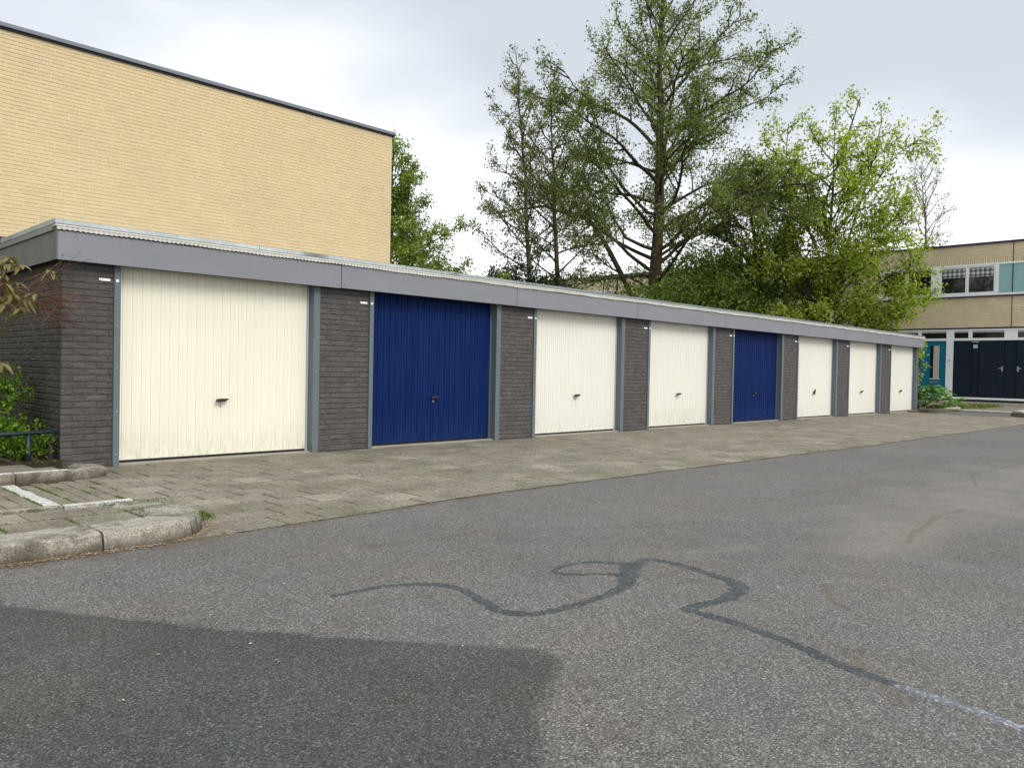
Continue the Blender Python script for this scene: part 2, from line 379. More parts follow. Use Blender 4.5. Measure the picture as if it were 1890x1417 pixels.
class Pieces:
    """collects alike pieces; those that show largest in the picture become objects, the rest one joined part"""
    def __init__(s, name, variants, mat, parent, limit=300, rest_name=None):
        s.name, s.var, s.mat, s.parent, s.limit, s.rest = name, variants, mat, parent, limit, rest_name or name+'_rest'
        s.items = []
    def add(s, loc, rz=0.0, sc=(1, 1, 1), size=.2, tilt=(0, 0), hidden=False):
        d = np.array(loc) - CAM_POS; z = float(d @ CW)
        px = 945+CAM_F*float(d @ CR)/max(z, .1); py = 708.5-CAM_F*float(d @ CU)/max(z, .1)
        vis = z > .2 and -25 < px < 1915 and -25 < py < 1442 and not hidden
        s.items.append(((size/z if vis else 0.0), loc, rz, sc, tilt))
    def flush(s):
        s.items.sort(key=lambda t: -t[0])
        meshes = []
        for i, (v, f) in enumerate(s.var):
            me = bpy.data.meshes.new(s.name); me.from_pydata(v, [], f); me.materials.append(s.mat); meshes.append(me)
        r2 = random.Random(3); rest = []
        for i, it in enumerate(s.items):
            k = r2.randrange(len(s.var))
            if i < s.limit and it[0] > 0:
                o = bpy.data.objects.new(s.name, meshes[k]); o.location = inv_loc(s.parent, it[1])
                o.rotation_euler = (it[4][0], it[4][1], it[2]); o.scale = it[3]; o.parent = s.parent; COL.objects.link(o)
            else: rest.append((k, it))
        if rest:
            V = []; F = []; n = 0
            for k, (_, loc, rz, sc, tilt) in rest:
                v = np.array(s.var[k][0]) * np.array(sc)
                rm = np.array(Euler((tilt[0], tilt[1], rz)).to_matrix())
                v = v @ rm.T + np.array(inv_loc(s.parent, loc)); V.append(v)
                F += [[q+n for q in f] for f in s.var[k][1]]; n += len(v)
            o = mk(s.rest, np.concatenate(V), F, s.mat, s.parent); o['kind'] = 'stuff'

def brick_variant(seed, L=.2075, H=.0545, jit=.0034, D=.03, us=(0, .04, .35, .65, .96, 1), vs=(0, .13, .5, .87, 1)):
    rr = random.Random(seed); v = []; f = []
    nu, nv = len(us), len(vs)
    sag = rr.uniform(-.0015, .0015)
    for j, b_ in enumerate(vs):
        for i, a in enumerate(us):
            e = (i in (0, nu-1)) or (j in (0, nv-1))
            v.append(((a-.5)*L + rr.uniform(-.0015, .0015), (.005 if e else 0) + rr.uniform(-jit, jit)*.9, (b_-.5)*H + rr.uniform(-.0018, .0018) + sag*(a-.5)*4))
    for j in range(nv-1):
        for i in range(nu-1):
            f.append([j*nu+i, j*nu+i+1, (j+1)*nu+i+1, (j+1)*nu+i])
    ring = [i for i in range(nu)] + [j*nu+nu-1 for j in range(1, nv)] + [(nv-1)*nu+i for i in range(nu-2, -1, -1)] + [j*nu for j in range(nv-2, 0, -1)]
    n0 = len(v)
    for q in ring: v.append((v[q][0], D, v[q][2]))
    for k in range(len(ring)):
        a, b_ = ring[k], ring[(k+1) % len(ring)]; f.append([a, n0+k, n0+(k+1) % len(ring), b_])
    return v, f

def tile_variant(seed, L=.286, W=.286, H=.04, ch=.007):
    rr = random.Random(seed); v = []; f = []
    us = (0, ch/L, .5, 1-ch/L, 1)
    for j in us:
        for i in us:
            e = i in (0, 1) or j in (0, 1)
            v.append(((i-.5)*L+rr.uniform(-.0012, .0012), (j-.5)*W+rr.uniform(-.0012, .0012), (-.0055 if e else 0)+rr.uniform(-.0008, .0008)))
    for j in range(4):
        for i in range(4): f.append([j*5+i, j*5+i+1, j*5+i+6, j*5+i+5])
    ring = [0, 1, 2, 3, 4, 9, 14, 19, 24, 23, 22, 21, 20, 15, 10, 5]; n0 = len(v)
    for q in ring: v.append((v[q][0], v[q][1], -H))
    for k in range(16): f.append([ring[k], n0+k, n0+(k+1) % 16, ring[(k+1) % 16]])
    return v, f

# ------------------------------------------------------------------ ground, asphalt
g = B(); g.box(-400, 600, -400, 600, -.6, -.08)
struct(g.build('ground', M['ground']))

def poly_dist(px, py, poly):
    """signed distance (negative inside) of arrays to a polygon"""
    d = np.full(px.shape, 1e9); inside = np.zeros(px.shape, bool); n = len(poly)
    for i in range(n):
        ax, ay = poly[i]; bx, by = poly[(i+1) % n]
        ex, ey = bx-ax, by-ay
        t = np.clip(((px-ax)*ex+(py-ay)*ey)/(ex*ex+ey*ey+1e-12), 0, 1)
        d = np.minimum(d, np.hypot(px-ax-t*ex, py-ay-t*ey))
        c = ((ay > py) != (by > py)) & (px < (bx-ax)*(py-ay)/((by-ay) if by != ay else 1e-9)+ax)
        inside ^= c
    return np.where(inside, -d, d)
def line_dist(px, py, pts):
    d = np.full(px.shape, 1e9)
    for (ax, ay), (bx, by) in zip(pts[:-1], pts[1:]):
        ex, ey = bx-ax, by-ay; t = np.clip(((px-ax)*ex+(py-ay)*ey)/(ex*ex+ey*ey), 0, 1)
        d = np.minimum(d, np.hypot(px-ax-t*ex, py-ay-t*ey))
    return d
def vnoise(x, y, s, seed):
    """cheap smooth value noise"""
    r = np.random.RandomState(seed); T = r.rand(64, 64)
    x = x*s; y = y*s; xi = np.floor(x).astype(int); yi = np.floor(y).astype(int); fx = x-xi; fy = y-yi
    fx = fx*fx*(3-2*fx); fy = fy*fy*(3-2*fy)
    g_ = lambda a, b_: T[a % 64, b_ % 64]
    return (g_(xi, yi)*(1-fx)+g_(xi+1, yi)*fx)*(1-fy)+(g_(xi, yi+1)*(1-fx)+g_(xi+1, yi+1)*fx)*fy-.5
def fbm(x, y, s, seed):
    return vnoise(x, y, s, seed)+.5*vnoise(x, y, s*2.1, seed+1)+.25*vnoise(x, y, s*4.3, seed+2)

def edge_y(x):   # border between asphalt and paving
    x = np.asarray(x, float)
    e = np.where(x < -.6, -3.70, np.interp(x, [-.6, 0, .5, 1.7, 4, 9, 18, 24], [-3.72, -3.70, -3.66, -3.58, -3.64, -3.78, -3.9, -3.9]))
    return e + .03*fbm(x, x*0+.3, 2.2, 5)*(x > -.8)
def asphalt_z(X, Y):
    T = edge_y(X)-Y
    return .006 + .004*fbm(X, Y, 1.1, 9)*np.clip(T*4, 0, 1)
def asphalt():
    xs = np.concatenate([np.linspace(-60, -5, 14)[:-1], np.arange(-5, -2.5, .08), np.arange(-2.5, 1.4, .018), np.arange(1.4, 9, .045), np.arange(9, 24, .3), np.linspace(24, 60, 10)])
    ts = np.concatenate([np.arange(0, 3.4, .018), np.arange(3.4, 4.6, .05), np.linspace(4.6, 60, 26)])
    X, T = np.meshgrid(xs, ts); Y = edge_y(X) - T
    Z = .006 + .004*fbm(X, Y, 1.1, 9)*np.clip(T*4, 0, 1)
    Z[0] = .004
    patch = [(-1.9, -4.0), (-1.934, -4.446), (-1.76, -4.745), (-1.423, -5.313), (-1.041, -5.819), (-.80, -6.12), (-.66, -6.30), (-.70, -6.41), (-.86, -6.50), (-1.06, -6.645), (-1.285, -6.845), (-2.4, -7.6), (-4, -8.5), (-6, -8), (-6, -5), (-4, -4.1)]
    d = poly_dist(X, Y, patch) + .018*fbm(X, Y, 9, 21) + .006*fbm(X, Y, 40, 23)
    soft = np.interp(Y, [-6.5, -6.1], [.07, .018])
    m0 = np.clip(.5 - d/soft, 0, 1)*(.9+.25*fbm(X, Y, 1.5, 4))
    # a darker seam along the patch's rim
    m0 = np.clip(m0 + .35*np.exp(-((d+.0)/.03)**2)*(Y > -5.6), 0, 1.2)
    # pale sand over a sunken part
    s = line_dist(X, Y, [(2.1, -6.52), (2.9, -6.42), (3.9, -6.35), (5.1, -6.35), (7.5, -6.2)])
    m1 = np.clip(1.15 - s/(.32+.05*X) + .9*fbm(X, Y, 2.2, 31), 0, 1)*(X > 1.6)*.8
    s2 = line_dist(X, Y, [(2.9, -5.75), (4.3, -5.85), (5.6, -5.9)])
    m1 = np.maximum(m1, np.clip(.5 - s2/.5 + .8*fbm(X, Y, 2.5, 35), 0, .6))
    m1 = np.maximum(m1, np.clip(.45-line_dist(X, Y, [(.85, -5.7), (1.5, -5.95)])/.35+.5*fbm(X, Y, 4, 38), 0, .5))
    # dirt in the gutter
    wgt = np.where(X < -.5, .16, .07)
    m2 = np.clip(1.0 - T/wgt + 1.6*fbm(X, Y, 6, 41), 0, 1)*(T < .45)
    crk = np.full(X.shape, 1e9)
    for c in ([(2.35, -6.55), (2.7, -6.46), (3.1, -6.43), (3.5, -6.36), (4.0, -6.42)], [(3.35, -6.38), (3.6, -6.47)], [(.18, -7.0), (.0, -7.2), (-.2, -7.35)], [(5.3, -5.0), (7.6, -5.1)], [(1.0, -6.6), (.75, -6.75), (.6, -6.95)], [(3.0, -5.2), (4.1, -5.35), (5.2, -5.33)], [(-.2, -4.5), (.3, -4.62), (.7, -4.6)], [(5.6, -6.1), (6.6, -5.8), (8.2, -5.9)], [(1.5, -5.2), (1.9, -5.32)]):
        crk = np.minimum(crk, line_dist(X, Y, c))
    m2 = np.maximum(m2, np.clip(1 - (crk+.014*fbm(X, Y, 14, 50))/.028, 0, .6))
    n1, n2 = X.shape
    V = np.stack([X, Y, Z], -1).reshape(-1, 3)
    idx = np.arange(n1*n2).reshape(n1, n2)
    F = np.stack([idx[1:, :-1], idx[1:, 1:], idx[:-1, 1:], idx[:-1, :-1]], -1).reshape(-1, 4)
    # apron: edge dropped a little so that the sheet has thickness over the tiles
    me = bpy.data.meshes.new('asphalt_road'); me.vertices.add(len(V)); me.vertices.foreach_set('co', V.ravel())
    me.loops.add(F.size); me.loops.foreach_set('vertex_index', F.ravel().astype(np.int32))
    me.polygons.add(len(F)); me.polygons.foreach_set('loop_start', np.arange(0, F.size, 4, dtype=np.int32)); me.polygons.foreach_set('loop_total', np.full(len(F), 4, np.int32))
    me.update(); me.validate()
    ca = me.color_attributes.new('mask', 'FLOAT_COLOR', 'POINT')
    ca.data.foreach_set('color', np.stack([m0, m1, m2, np.ones_like(m0)], -1).reshape(-1).astype(np.float32))
    me.shade_smooth()
    me.materials.append(M['asphalt']); o = bpy.data.objects.new('asphalt_road', me); COL.objects.link(o)
    return struct(o, 'weathered grey asphalt road with a dark newer patch')
asphalt()

def ribbon(name, pts, w, mat, label, z=.0025, seed=1, extra=()):
    """wavy-edged band lying on the asphalt, about 3 mm thick"""
    rr = random.Random(seed); pts = [Vector((p[0], p[1], 0)) for p in pts]
    # Catmull-Rom
    P = []; W = []
    n = len(pts)
    for i in range(n-1):
        p0, p1, p2, p3 = pts[max(i-1, 0)], pts[i], pts[i+1], pts[min(i+2, n-1)]
        k = max(2, int((p2-p1).length/.022))
        for j in range(k):
            t = j/k
            P.append(.5*((2*p1)+(-p0+p2)*t+(2*p0-5*p1+4*p2-p3)*t*t+(-p0+3*p1-3*p2+p3)*t**3)); W.append(w[i]+(w[i+1]-w[i])*t)
    P.append(pts[-1]); W.append(w[-1])
    V = []; F = []
    for i, p in enumerate(P):
        d = (P[min(i+1, len(P)-1)]-P[max(i-1, 0)]).normalized(); nrm = Vector((-d.y, d.x, 0))
        a = W[i]*.74*(1+rr.uniform(-.32, .25)+.12*math.sin(i*.7)); c = W[i]*.74*(1+rr.uniform(-.32, .25))
        zl = float(asphalt_z(np.array([p.x]), np.array([p.y]))[0])+z
        for q, zz in ((p+nrm*(a+.006), zl-.004), (p+nrm*a, zl), (p-nrm*c, zl), (p-nrm*(c+.006), zl-.004)): V.append((q.x, q.y, zz))
    for i in range(len(P)-1):
        for j in range(3): F.append([4*i+j, 4*i+j+1, 4*i+j+5, 4*i+j+4][::-1])
    for ring in extra: pass
    return struct(mk(name, V, F, mat), label)
ribbon('bitumen_seam', [(-.86, -5.22), (-.817, -5.228), (-.568, -5.25), (-.40, -5.37), (-.365, -5.52), (-.42, -5.72), (-.455, -5.88), (-.36, -5.99), (-.09, -6.014), (.12, -6.0), (.26, -5.965), (.42, -5.87), (.58, -5.78), (.72, -5.745), (.80, -5.80), (.80, -5.93), (.76, -6.1), (.71, -6.27), (.60, -6.375), (.42, -6.405), (.25, -6.375), (.165, -6.375), (.15, -6.45), (.14, -6.62), (.09, -6.843), (-.01, -7.09), (-.055, -7.299)],
       [.012, .02, .028, .032, .034, .034, .036, .034, .034, .036, .045, .062, .062, .042, .036, .036, .034, .05, .055, .045, .035, .04, .036, .034, .034, .034, .03], M['bitumen'], 'dark wavy bitumen seam snaking across the road')
ribbon('bitumen_seam', [(.42, -5.86), (.36, -5.78), (.24, -5.685), (.19, -5.60), (.26, -5.545), (.40, -5.545), (.54, -5.62), (.60, -5.72), (.62, -5.78)], [.02, .017, .014, .016, .012, .013, .018, .028, .035], M['bitumen'], 'small oval loop of bitumen beside the long seam', z=.0040, seed=4)
ribbon('chalky_seam', [(-.055, -7.29), (-.07, -7.42), (-.085, -7.525), (-.12, -7.66), (-.2, -7.9)], [.014, .026, .028, .032, .034], M['worn_bitumen'], 'pale blue grey worn end of the seam at lower right', z=.0036, seed=6)

# ------------------------------------------------------------------ paving in front of the garages
pv = B(); pv.box(-1.0, 22.35, -4.1, .05, -.12, -.034); pavement = struct(pv.build('pavement', M['soil']), 'brown grey tiled apron in front of the garages')
tiles = Pieces('paving_tile', [tile_variant(i) for i in range(6)], M['tile'], pavement, 300, 'distant_paving_tiles')
def bay_x(y):
    return -.42
for j in range(14):
    y = .0-.15-.3*j
    off = (.15 if j % 2 else 0)
    for i in range(-2, 76):
        x = -.45+.3*i+off
        if y > -.1 and x < -.1: pass
        if y < -.85 and y > -2.5 and x < -.46: continue
        if y >= -.85 and x < -.60: continue
        if y <= -2.5 and x < -.85: continue
        if y < edge_y(max(x, -.5))-.16: continue
        if x > 22.25: continue
        tiles.add((x+rng.uniform(-.002, .002), y, -.003+rng.uniform(-.003, .003)), rng.uniform(-.008, .008), size=.3, tilt=(rng.uniform(-.008, .008), rng.uniform(-.008, .008)))
for j in range(3, 9, 2): tiles.add((-.522, -.15-.3*j, -.004), 0, sc=(.5, 1, 1), size=.15)
tiles.flush()

r_ = random.Random(77); V = []; F = []
xs_e = np.arange(-.55, 22, .06); ys_e = edge_y(xs_e)
for i, (x, y) in enumerate(zip(xs_e, ys_e)):
    w_ = .006+abs(r_.gauss(0, .012)); V += [(x, y+w_+.004, .0015), (x, y+w_*.5, .008), (x, y-.004-abs(r_.gauss(0, .006)), .0088)]
for i in range(len(xs_e)-1):
    for j in range(2): F.append([3*i+j, 3*i+j+1, 3*i+j+4, 3*i+j+3])
struct(mk('edge_dirt', V, F, M['soil']), 'dark dirt seam between tiles and asphalt')
# parking bay of narrow bricks, at left
bb = B(); bb.box(-4.5, -.30, -2.72, -.72, -.12, -.03); bay = struct(bb.build('parking_bay', M['soil']), 'parking bay of narrow paving bricks with weeds in the joints')
bp = Pieces('paving_brick', [tile_variant(i+20, .100, .206, .04, .004) for i in range(5)], M['tile'], bay, 220, 'hidden_paving_bricks')
bpw = Pieces('white_paving_brick', [tile_variant(i+30, .100, .206, .04, .004) for i in range(3)], M['line'], bay, 30)
for i in range(40):
    x = -.655-.106*i
    for j in range(10):
        y = -.90-.212*j - (.106 if i % 2 else 0)
        if y < -2.66: continue
        tgt = bpw if i in (4,) else bp
        tgt.add((x, y, -.003+rng.uniform(-.003, .003)+(.002 if i == 4 else 0)), rng.uniform(-.02, .02), size=.14, tilt=(rng.uniform(-.012, .012), rng.uniform(-.012, .012)), hidden=(y < -2.45 or x < -2.2))
bp.flush(); bpw.flush()

# kerbs
def arc(cx, cy, r, a0, a1, n): return [(cx+r*math.cos(R(a0+(a1-a0)*i/n)), cy+r*math.sin(R(a0+(a1-a0)*i/n))) for i in range(n+1)]
def kerb_piece(parent, path_out, path_in, h=.105, z0=-.1, mat=None, seed=0, name='kerb_stone'):
    """rounded kerb stone between an outer and an inner path"""
    rr = random.Random(seed); V = []; F = []; n = len(path_out)
    prof = [(0, z0), (.012, .0), (.045, h*.62), (.075, h*.84), (.13, h*.95), (.21, h), (.5, h), (.95, h), (1, h-.008), (1, z0)]
    for (ox, oy), (ix, iy) in zip(path_out, path_in):
        for t, z in prof:
            V.append((ox+(ix-ox)*t+rr.uniform(-.003, .003), oy+(iy-oy)*t+rr.uniform(-.003, .003), z+(rr.uniform(-.003, .003) if z > 0 else 0)))
    m = len(prof)
    for i in range(n-1):
        for j in range(m-1): F.append([i*m+j, (i+1)*m+j, (i+1)*m+j+1, i*m+j+1])
    F.append([j for j in range(m)]); F.append([(n-1)*m+j for j in range(m)][::-1])
    return mk(name, V, F, mat or M['kerb'], parent, smooth=False)
isl = B(); isl.box(-5, -.98, -3.42, -2.70, -.1, .078); isl.box(-.979, -.80, -3.42, -2.70, -.1, .084)
island = struct(isl.build('kerb_island', M['soil']), 'raised kerb island with a rounded nose beside the road')
def lin(x0, y0, x1, y1, n): return [(x0+(x1-x0)*i/n, y0+(y1-y0)*i/n) for i in range(n+1)]
kerb_piece(island, lin(-5, -3.72, -2.315, -3.72, 12), lin(-5, -3.42, -2.315, -3.42, 12), seed=1)
kerb_piece(island, lin(-2.305, -3.72, -1.305, -3.72, 10), lin(-2.305, -3.42, -1.305, -3.42, 10), seed=2)
cx_, cy_ = -1.12, -3.17
o1 = [(-1.295, -3.72)] + arc(cx_, cy_, .55, -90, -50, 7); i1 = [(-1.295, -3.42)] + arc(cx_, cy_, .25, -90, -50, 7)
kerb_piece(island, o1, i1, seed=3)
o2 = arc(cx_, cy_, .55, -48.8, 62, 14); i2 = arc(cx_, cy_, .25, -48.8, 62, 14)
kerb_piece(island, o2, i2, seed=4, h=.10)
sl2 = Pieces('island_slab', [tile_variant(i+40, .345, .292, .04) for i in range(4)], M['tile'], island, 40)
for j, y in enumerate((-3.265, -2.965)):
    for i in range(11):
        x = -1.14-.35*i-(.17 if j else 0)
        sl2.add((x, y, .098+rng.uniform(-.002, .002)), rng.uniform(-.01, .01), size=.3)
sl2.add((-.86, -3.17, .094), 0.1, sc=(.5, .8, 1), size=.2)
sl2.add((-.90, -2.90, .092), 0.15, sc=(.5, .7, 1), size=.2)
sl2.add((-1.055, -2.965, .097), 0, sc=(.44, 1, 1), size=.2); sl2.add((-.80, -2.78, .090), .2, sc=(.4, .35, 1), size=.2)
sl2.flush()
for i in range(9):
    x1 = -.79-.42*i; wl = B(); wl.box(x1-.412, x1, -2.72, -2.665, -.05, .104); bevel(wl.build('white_kerb_edge' if i == 0 else 'kerb_edge', M['line' if i == 0 else 'kerb'], island), .006)
# second island between bay and planting bed
isl2 = B(); isl2.box(-5, -.52, -.70, .20, -.1, .042); island2 = struct(isl2.build('kerb_island', M['soil']), 'raised strip with white edge between parking bay and planting bed')
for i in range(9):
    x1 = -.60-.42*i
    k = B(); k.box(x1-.414, x1, -.82, -.755, -.1, .082); bevel(k.build('kerb_stone', M['kerb'], island2), .008)
    wl = B(); wl.box(x1-.410, x1-.004, -.752, -.705, -.05, .088); bevel(wl.build('white_kerb_edge', M['line'], island2), .006)
cx2, cy2 = -.58, -.46
kerb_piece(island2, [(-.60, -.82)]+arc(cx2, cy2, .36, -88, 55, 14), [(-.60, -.70)]+arc(cx2, cy2, .15, -88, 55, 14), seed=8, h=.07)
sl3 = Pieces('island_slab', [tile_variant(i+50, .292, .292, .04) for i in range(4)], M['tile'], island2, 40)
for j, y in enumerate((-.55, -.25)):
    for i in range(12):
        x = -.78-.3*i-(.15 if j else 0)
        sl3.add((x, y, .076+rng.uniform(-.003, .003)), rng.uniform(-.01, .01), size=.3)
sl3.flush()
bed = B(); bed.box(-8, -.47, -.09, 6, -.1, .09); struct(bed.build('planting_bed', M['soil']), 'dark soil of the planting bed beside the garage wall')

# far end: raised paving, bay, kerbs
fp = B(); fp.box(24.9, 32.25, -14, 25, -.1, .045); fp.box(22.6, 24.9, -.75, .2, -.1, .04); fp.box(22.6, 24.9, -14, -2.75, -.1, .04); fp.box(23.6, 24.9, .2, 25, -.1, .04)
struct(fp.build('far_pavement', M['tile']), 'far pavement in front of the terraced houses')
fa = B(); fa.box(22.36, 24.9, -2.75, -.75, -.1, .004); struct(fa.build('far_parking_bay', M['asphalt']))
k1 = struct(kerb_piece(None, lin(22.5, -14, 22.5, -2.95, 12)+[(22.62, -2.72), (22.95, -2.6), (23.6, -2.58)], lin(22.75, -14, 22.75, -2.95, 12)+[(22.8, -2.85), (22.98, -2.75), (23.6, -2.72)], h=.12, seed=12, name='far_kerb', mat=M['dark_kerb']), 'brown kerb in front of the navy doors')
k2 = struct(kerb_piece(None, [(23.6, -.92), (22.95, -.92), (22.6, -.82), (22.45, -.6), (22.6, -.3), (23.5, .0)], [(23.6, -.75), (22.98, -.75), (22.75, -.68), (22.68, -.55), (22.8, -.4), (23.5, -.15)], h=.12, seed=13, name='far_kerb', mat=M['dark_kerb']), 'brown kerb at the foot of the last garage pier')
wl = B(); wl.box(24.62, 24.95, -2.75, -.75, .02, .052); wl.box(23.3, 24.62, -.87, -.78, .1, .138); wl.box(23.3, 24.62, -2.72, -2.60, .1, .138)
struct(wl.build('white_bay_line', M['line']), 'white painted line around the far parking bay')

# ------------------------------------------------------------------ garages
garage = thing('garage_row', 'long low row of eight garages in dark painted brick with a grey fascia', 'garages', (0, 0, 0))
ZF0, ZF1 = 1.945, 2.214
XL, XR = -.458, 23.47
core = B()
BF = .020                                   # brick face depth
piers = [(XL, 0.0)] + [(3*i+2.295, 3*i+3.0) for i in range(7)] + [(23.295, XR)]
for a, b_ in piers: core.box(a+(.008 if a == XL else 0), b_, BF+.0065, .40, -.1, 2.20)
core.box(XL+.0065, XL+.12, .40, 6.0, -.1, 2.20); core.box(XR-.12, XR, .40, 6.0, -.1, 2.20); core.box(XL+.12, XR-.12, 5.88, 6.0, -.1, 2.20)
core.build('mortar_wall', M['mortar'], garage)
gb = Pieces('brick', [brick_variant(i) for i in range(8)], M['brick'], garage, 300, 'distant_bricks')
CH = .0628
for c in range(32):
    z = .031+CH*c
    for pi_, (a, b_) in enumerate(piers):
        wdt = b_-a
        x = a - (.105 if c % 2 else 0)
        if pi_ > 0 and c % 2 == 0: x = a-.05
        while x < b_-.01:
            x0, x1 = max(x, a), min(x+.2, b_)
            if x1-x0 > .03:
                gb.add(((x0+x1)/2, BF, z), 0, ((x1-x0)/.2, 1, 1), size=math.sqrt(x1-x0)*.45)
            x += .21
    y = BF+.03 - (.105 if c % 2 == 0 else 0)
    while y < 6.0:
        y0, y1 = max(y, BF+.031), min(y+.2, 6.0)
        if y1-y0 > .03:
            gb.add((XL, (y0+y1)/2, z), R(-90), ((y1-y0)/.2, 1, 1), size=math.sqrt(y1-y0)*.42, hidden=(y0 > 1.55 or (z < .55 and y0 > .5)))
        y += .21
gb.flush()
# fascia panels
edges = [-.526] + [2.517+3*i for i in range(7)] + [23.54]
for i in range(8):
    p = B(); dz_ = rng.uniform(-.003, .003); p.box(edges[i]+(.004 if i else 0), edges[i+1]-.004, -.095, -.083, ZF0+dz_, ZF1+dz_)
    bevel(p.build('fascia_panel', M['fascia'], garage), .003)
p = B(); p.box(-.525, 23.54, -.0829, -.06, ZF0+.012, ZF1+.02); p.box(-.51, 23.5, -.06, 6.05, 2.15, 2.2); p.box(-.50, 23.5, -.0599, .11, ZF0+.014, ZF0+.03)
p.build('soffit', M['lead'], garage)
p = B()
for i in range(2):
    y0 = -.083+3.05*i; p.box(-.535, -.523, y0+(.003 if i else -.008), y0+3.04, ZF0, ZF1)
bevel(p.build('side_fascia_panel', M['fascia_side'], garage), .002)
p = B(); p.box(23.542, 23.552, -.09, 6.05, ZF0, ZF1); p.build('side_fascia_panel', M['fascia_side'], garage)
for i, zx in enumerate([-.485]+[e_+d_ for e_ in edges[1:5] for d_ in (-.04, .04)]):
    s_ = B(); s_.tube([(zx, -.1, 1.985), (zx, -.094, 1.985)], .006, 8); s_.build('screw', M['lead'], garage)
# corrugated sheet ends peeping out below the roof edge
V = []; F = []; n = 540
for i in range(n+1):
    x = -.54+24.1*i/n; ph = 2*math.pi*x/.0455*1.0
    zl = 2.218+.0085*(.5+.5*math.cos(ph))+.004*math.sin(x*3.1)+.003*math.sin(x*11)
    yy = -.112+.004*math.cos(ph)
    V += [(x, yy, zl), (x, yy-.001, 2.252), (x, .3, 2.252), (x, .3, zl)]
n_s = 2120
V = []; F = []
for i in range(n_s+1):
    x = -.54+24.1*i/n_s; ph = 2*math.pi*x/.0455
    zl = 2.2165+.011*(.5+.5*math.cos(ph))+.003*math.sin(x*3.1)+.002*math.sin(x*11)
    yy = -.112+.004*math.cos(ph)
    V += [(x, yy, zl), (x, yy, 2.246), (x, -.02, 2.246), (x, -.02, zl+.003)]
for i in range(n_s):
    a = 4*i; b_ = a+4
    for j in range(4): F.append([a+j, b_+j, b_+(j+1) % 4, a+(j+1) % 4])
mk('corrugated_edge', V, F, M['corrugated'], garage)
p = B(); p.box(-.552, 23.57, -.118, -.02, 2.247, 2.266); bevel(p.build('white_edge_strip', M['corrugated'], garage), .003)
p = B(); p.box(-.552, -.46, -.0199, 6.1, 2.216, 2.268); p.build('side_edge_strip', M['alu'], garage)
for i in range(12):
    x0 = -.556+2.01*i; x1 = min(x0+2.002, 23.575)
    p = B(); zt = 2.310+rng.uniform(-.003, .003)
    nn = len(p.v); p.v += [(x0, -.121, 2.27), (x1, -.121, 2.27), (x1, -.108, zt), (x0, -.108, zt), (x1, .05, zt+.003), (x0, .05, zt+.003), (x0, .05, 2.27), (x1, .05, 2.27)]
    p.f += [[0, 1, 2, 3], [3, 2, 4, 5], [0, 3, 5, 6], [1, 7, 4, 2], [5, 4, 7, 6], [0, 6, 7, 1]]
    p.build('roof_edge_trim', M['zinc'], garage)
for a_, b_ in ((-.556, -.44), (23.46, 23.575)):
    p = B(); p.box(a_, b_, .0501, 6.1, 2.27, 2.316); p.build('side_roof_trim', M['zinc'], garage)
p = B(); p.box(-.44, 23.46, .051, 6.1, 2.2, 2.285); p.build('roof', M['roof'], garage)
# doors, posts, plates
def door_mesh(x0, x1, z0, z1, y, depth=.008, pitch=.094):
    V = []; F = []; prof = []
    n = round((x1-x0-.04)/pitch); pitch = (x1-x0-.04)/n
    xs = [(x0, 0), (x0+.02, 0)]
    for i in range(n):
        a = x0+.02+pitch*i
        xs += [(a+.004, depth), (a+.013, depth), (a+.019, 0), (a+pitch*.55, 0), (a+pitch*.56, .003), (a+pitch*.60, .003), (a+pitch*.61, 0), (a+pitch-.001, 0)]
    xs += [(x1-.02, 0), (x1, 0)]
    zs = [(z0, 0, 0), (z0+.028, 0, 0), (z0+.031, 1, 1), (z1, 1, 1)]
    for z, k, _ in zs:
        for x, d in xs: V.append((x, y+d*k+(.002 if k == 0 and z == z0 else 0), z))
    m = len(xs)
    for j in range(3):
        for i in range(m-1): F.append([j*m+i, j*m+i+1, (j+1)*m+i+1, (j+1)*m+i])
    q = len(V); V += [(x0, y+.04, z0), (x1, y+.04, z0), (x1, y+.04, z1), (x0, y+.04, z1)]
    F += [[0, q, q+1]+list(range(m-1, 0, -1)), [0, 3*m, q+3, q], [m-1, q+1, q+2, 4*m-1]]
    return V, F
dmat = ['door_cream', 'door_blue', 'door_white', 'door_mossy', 'door_blue', 'door_white', 'door_white', 'door_white']
dlab = ['cream ribbed garage door, nearest and largest', 'dark blue ribbed garage door between two cream ones', None, 'off white garage door with green grime along its foot', 'dark blue garage door further along the row', None, None, None]
DY = .12
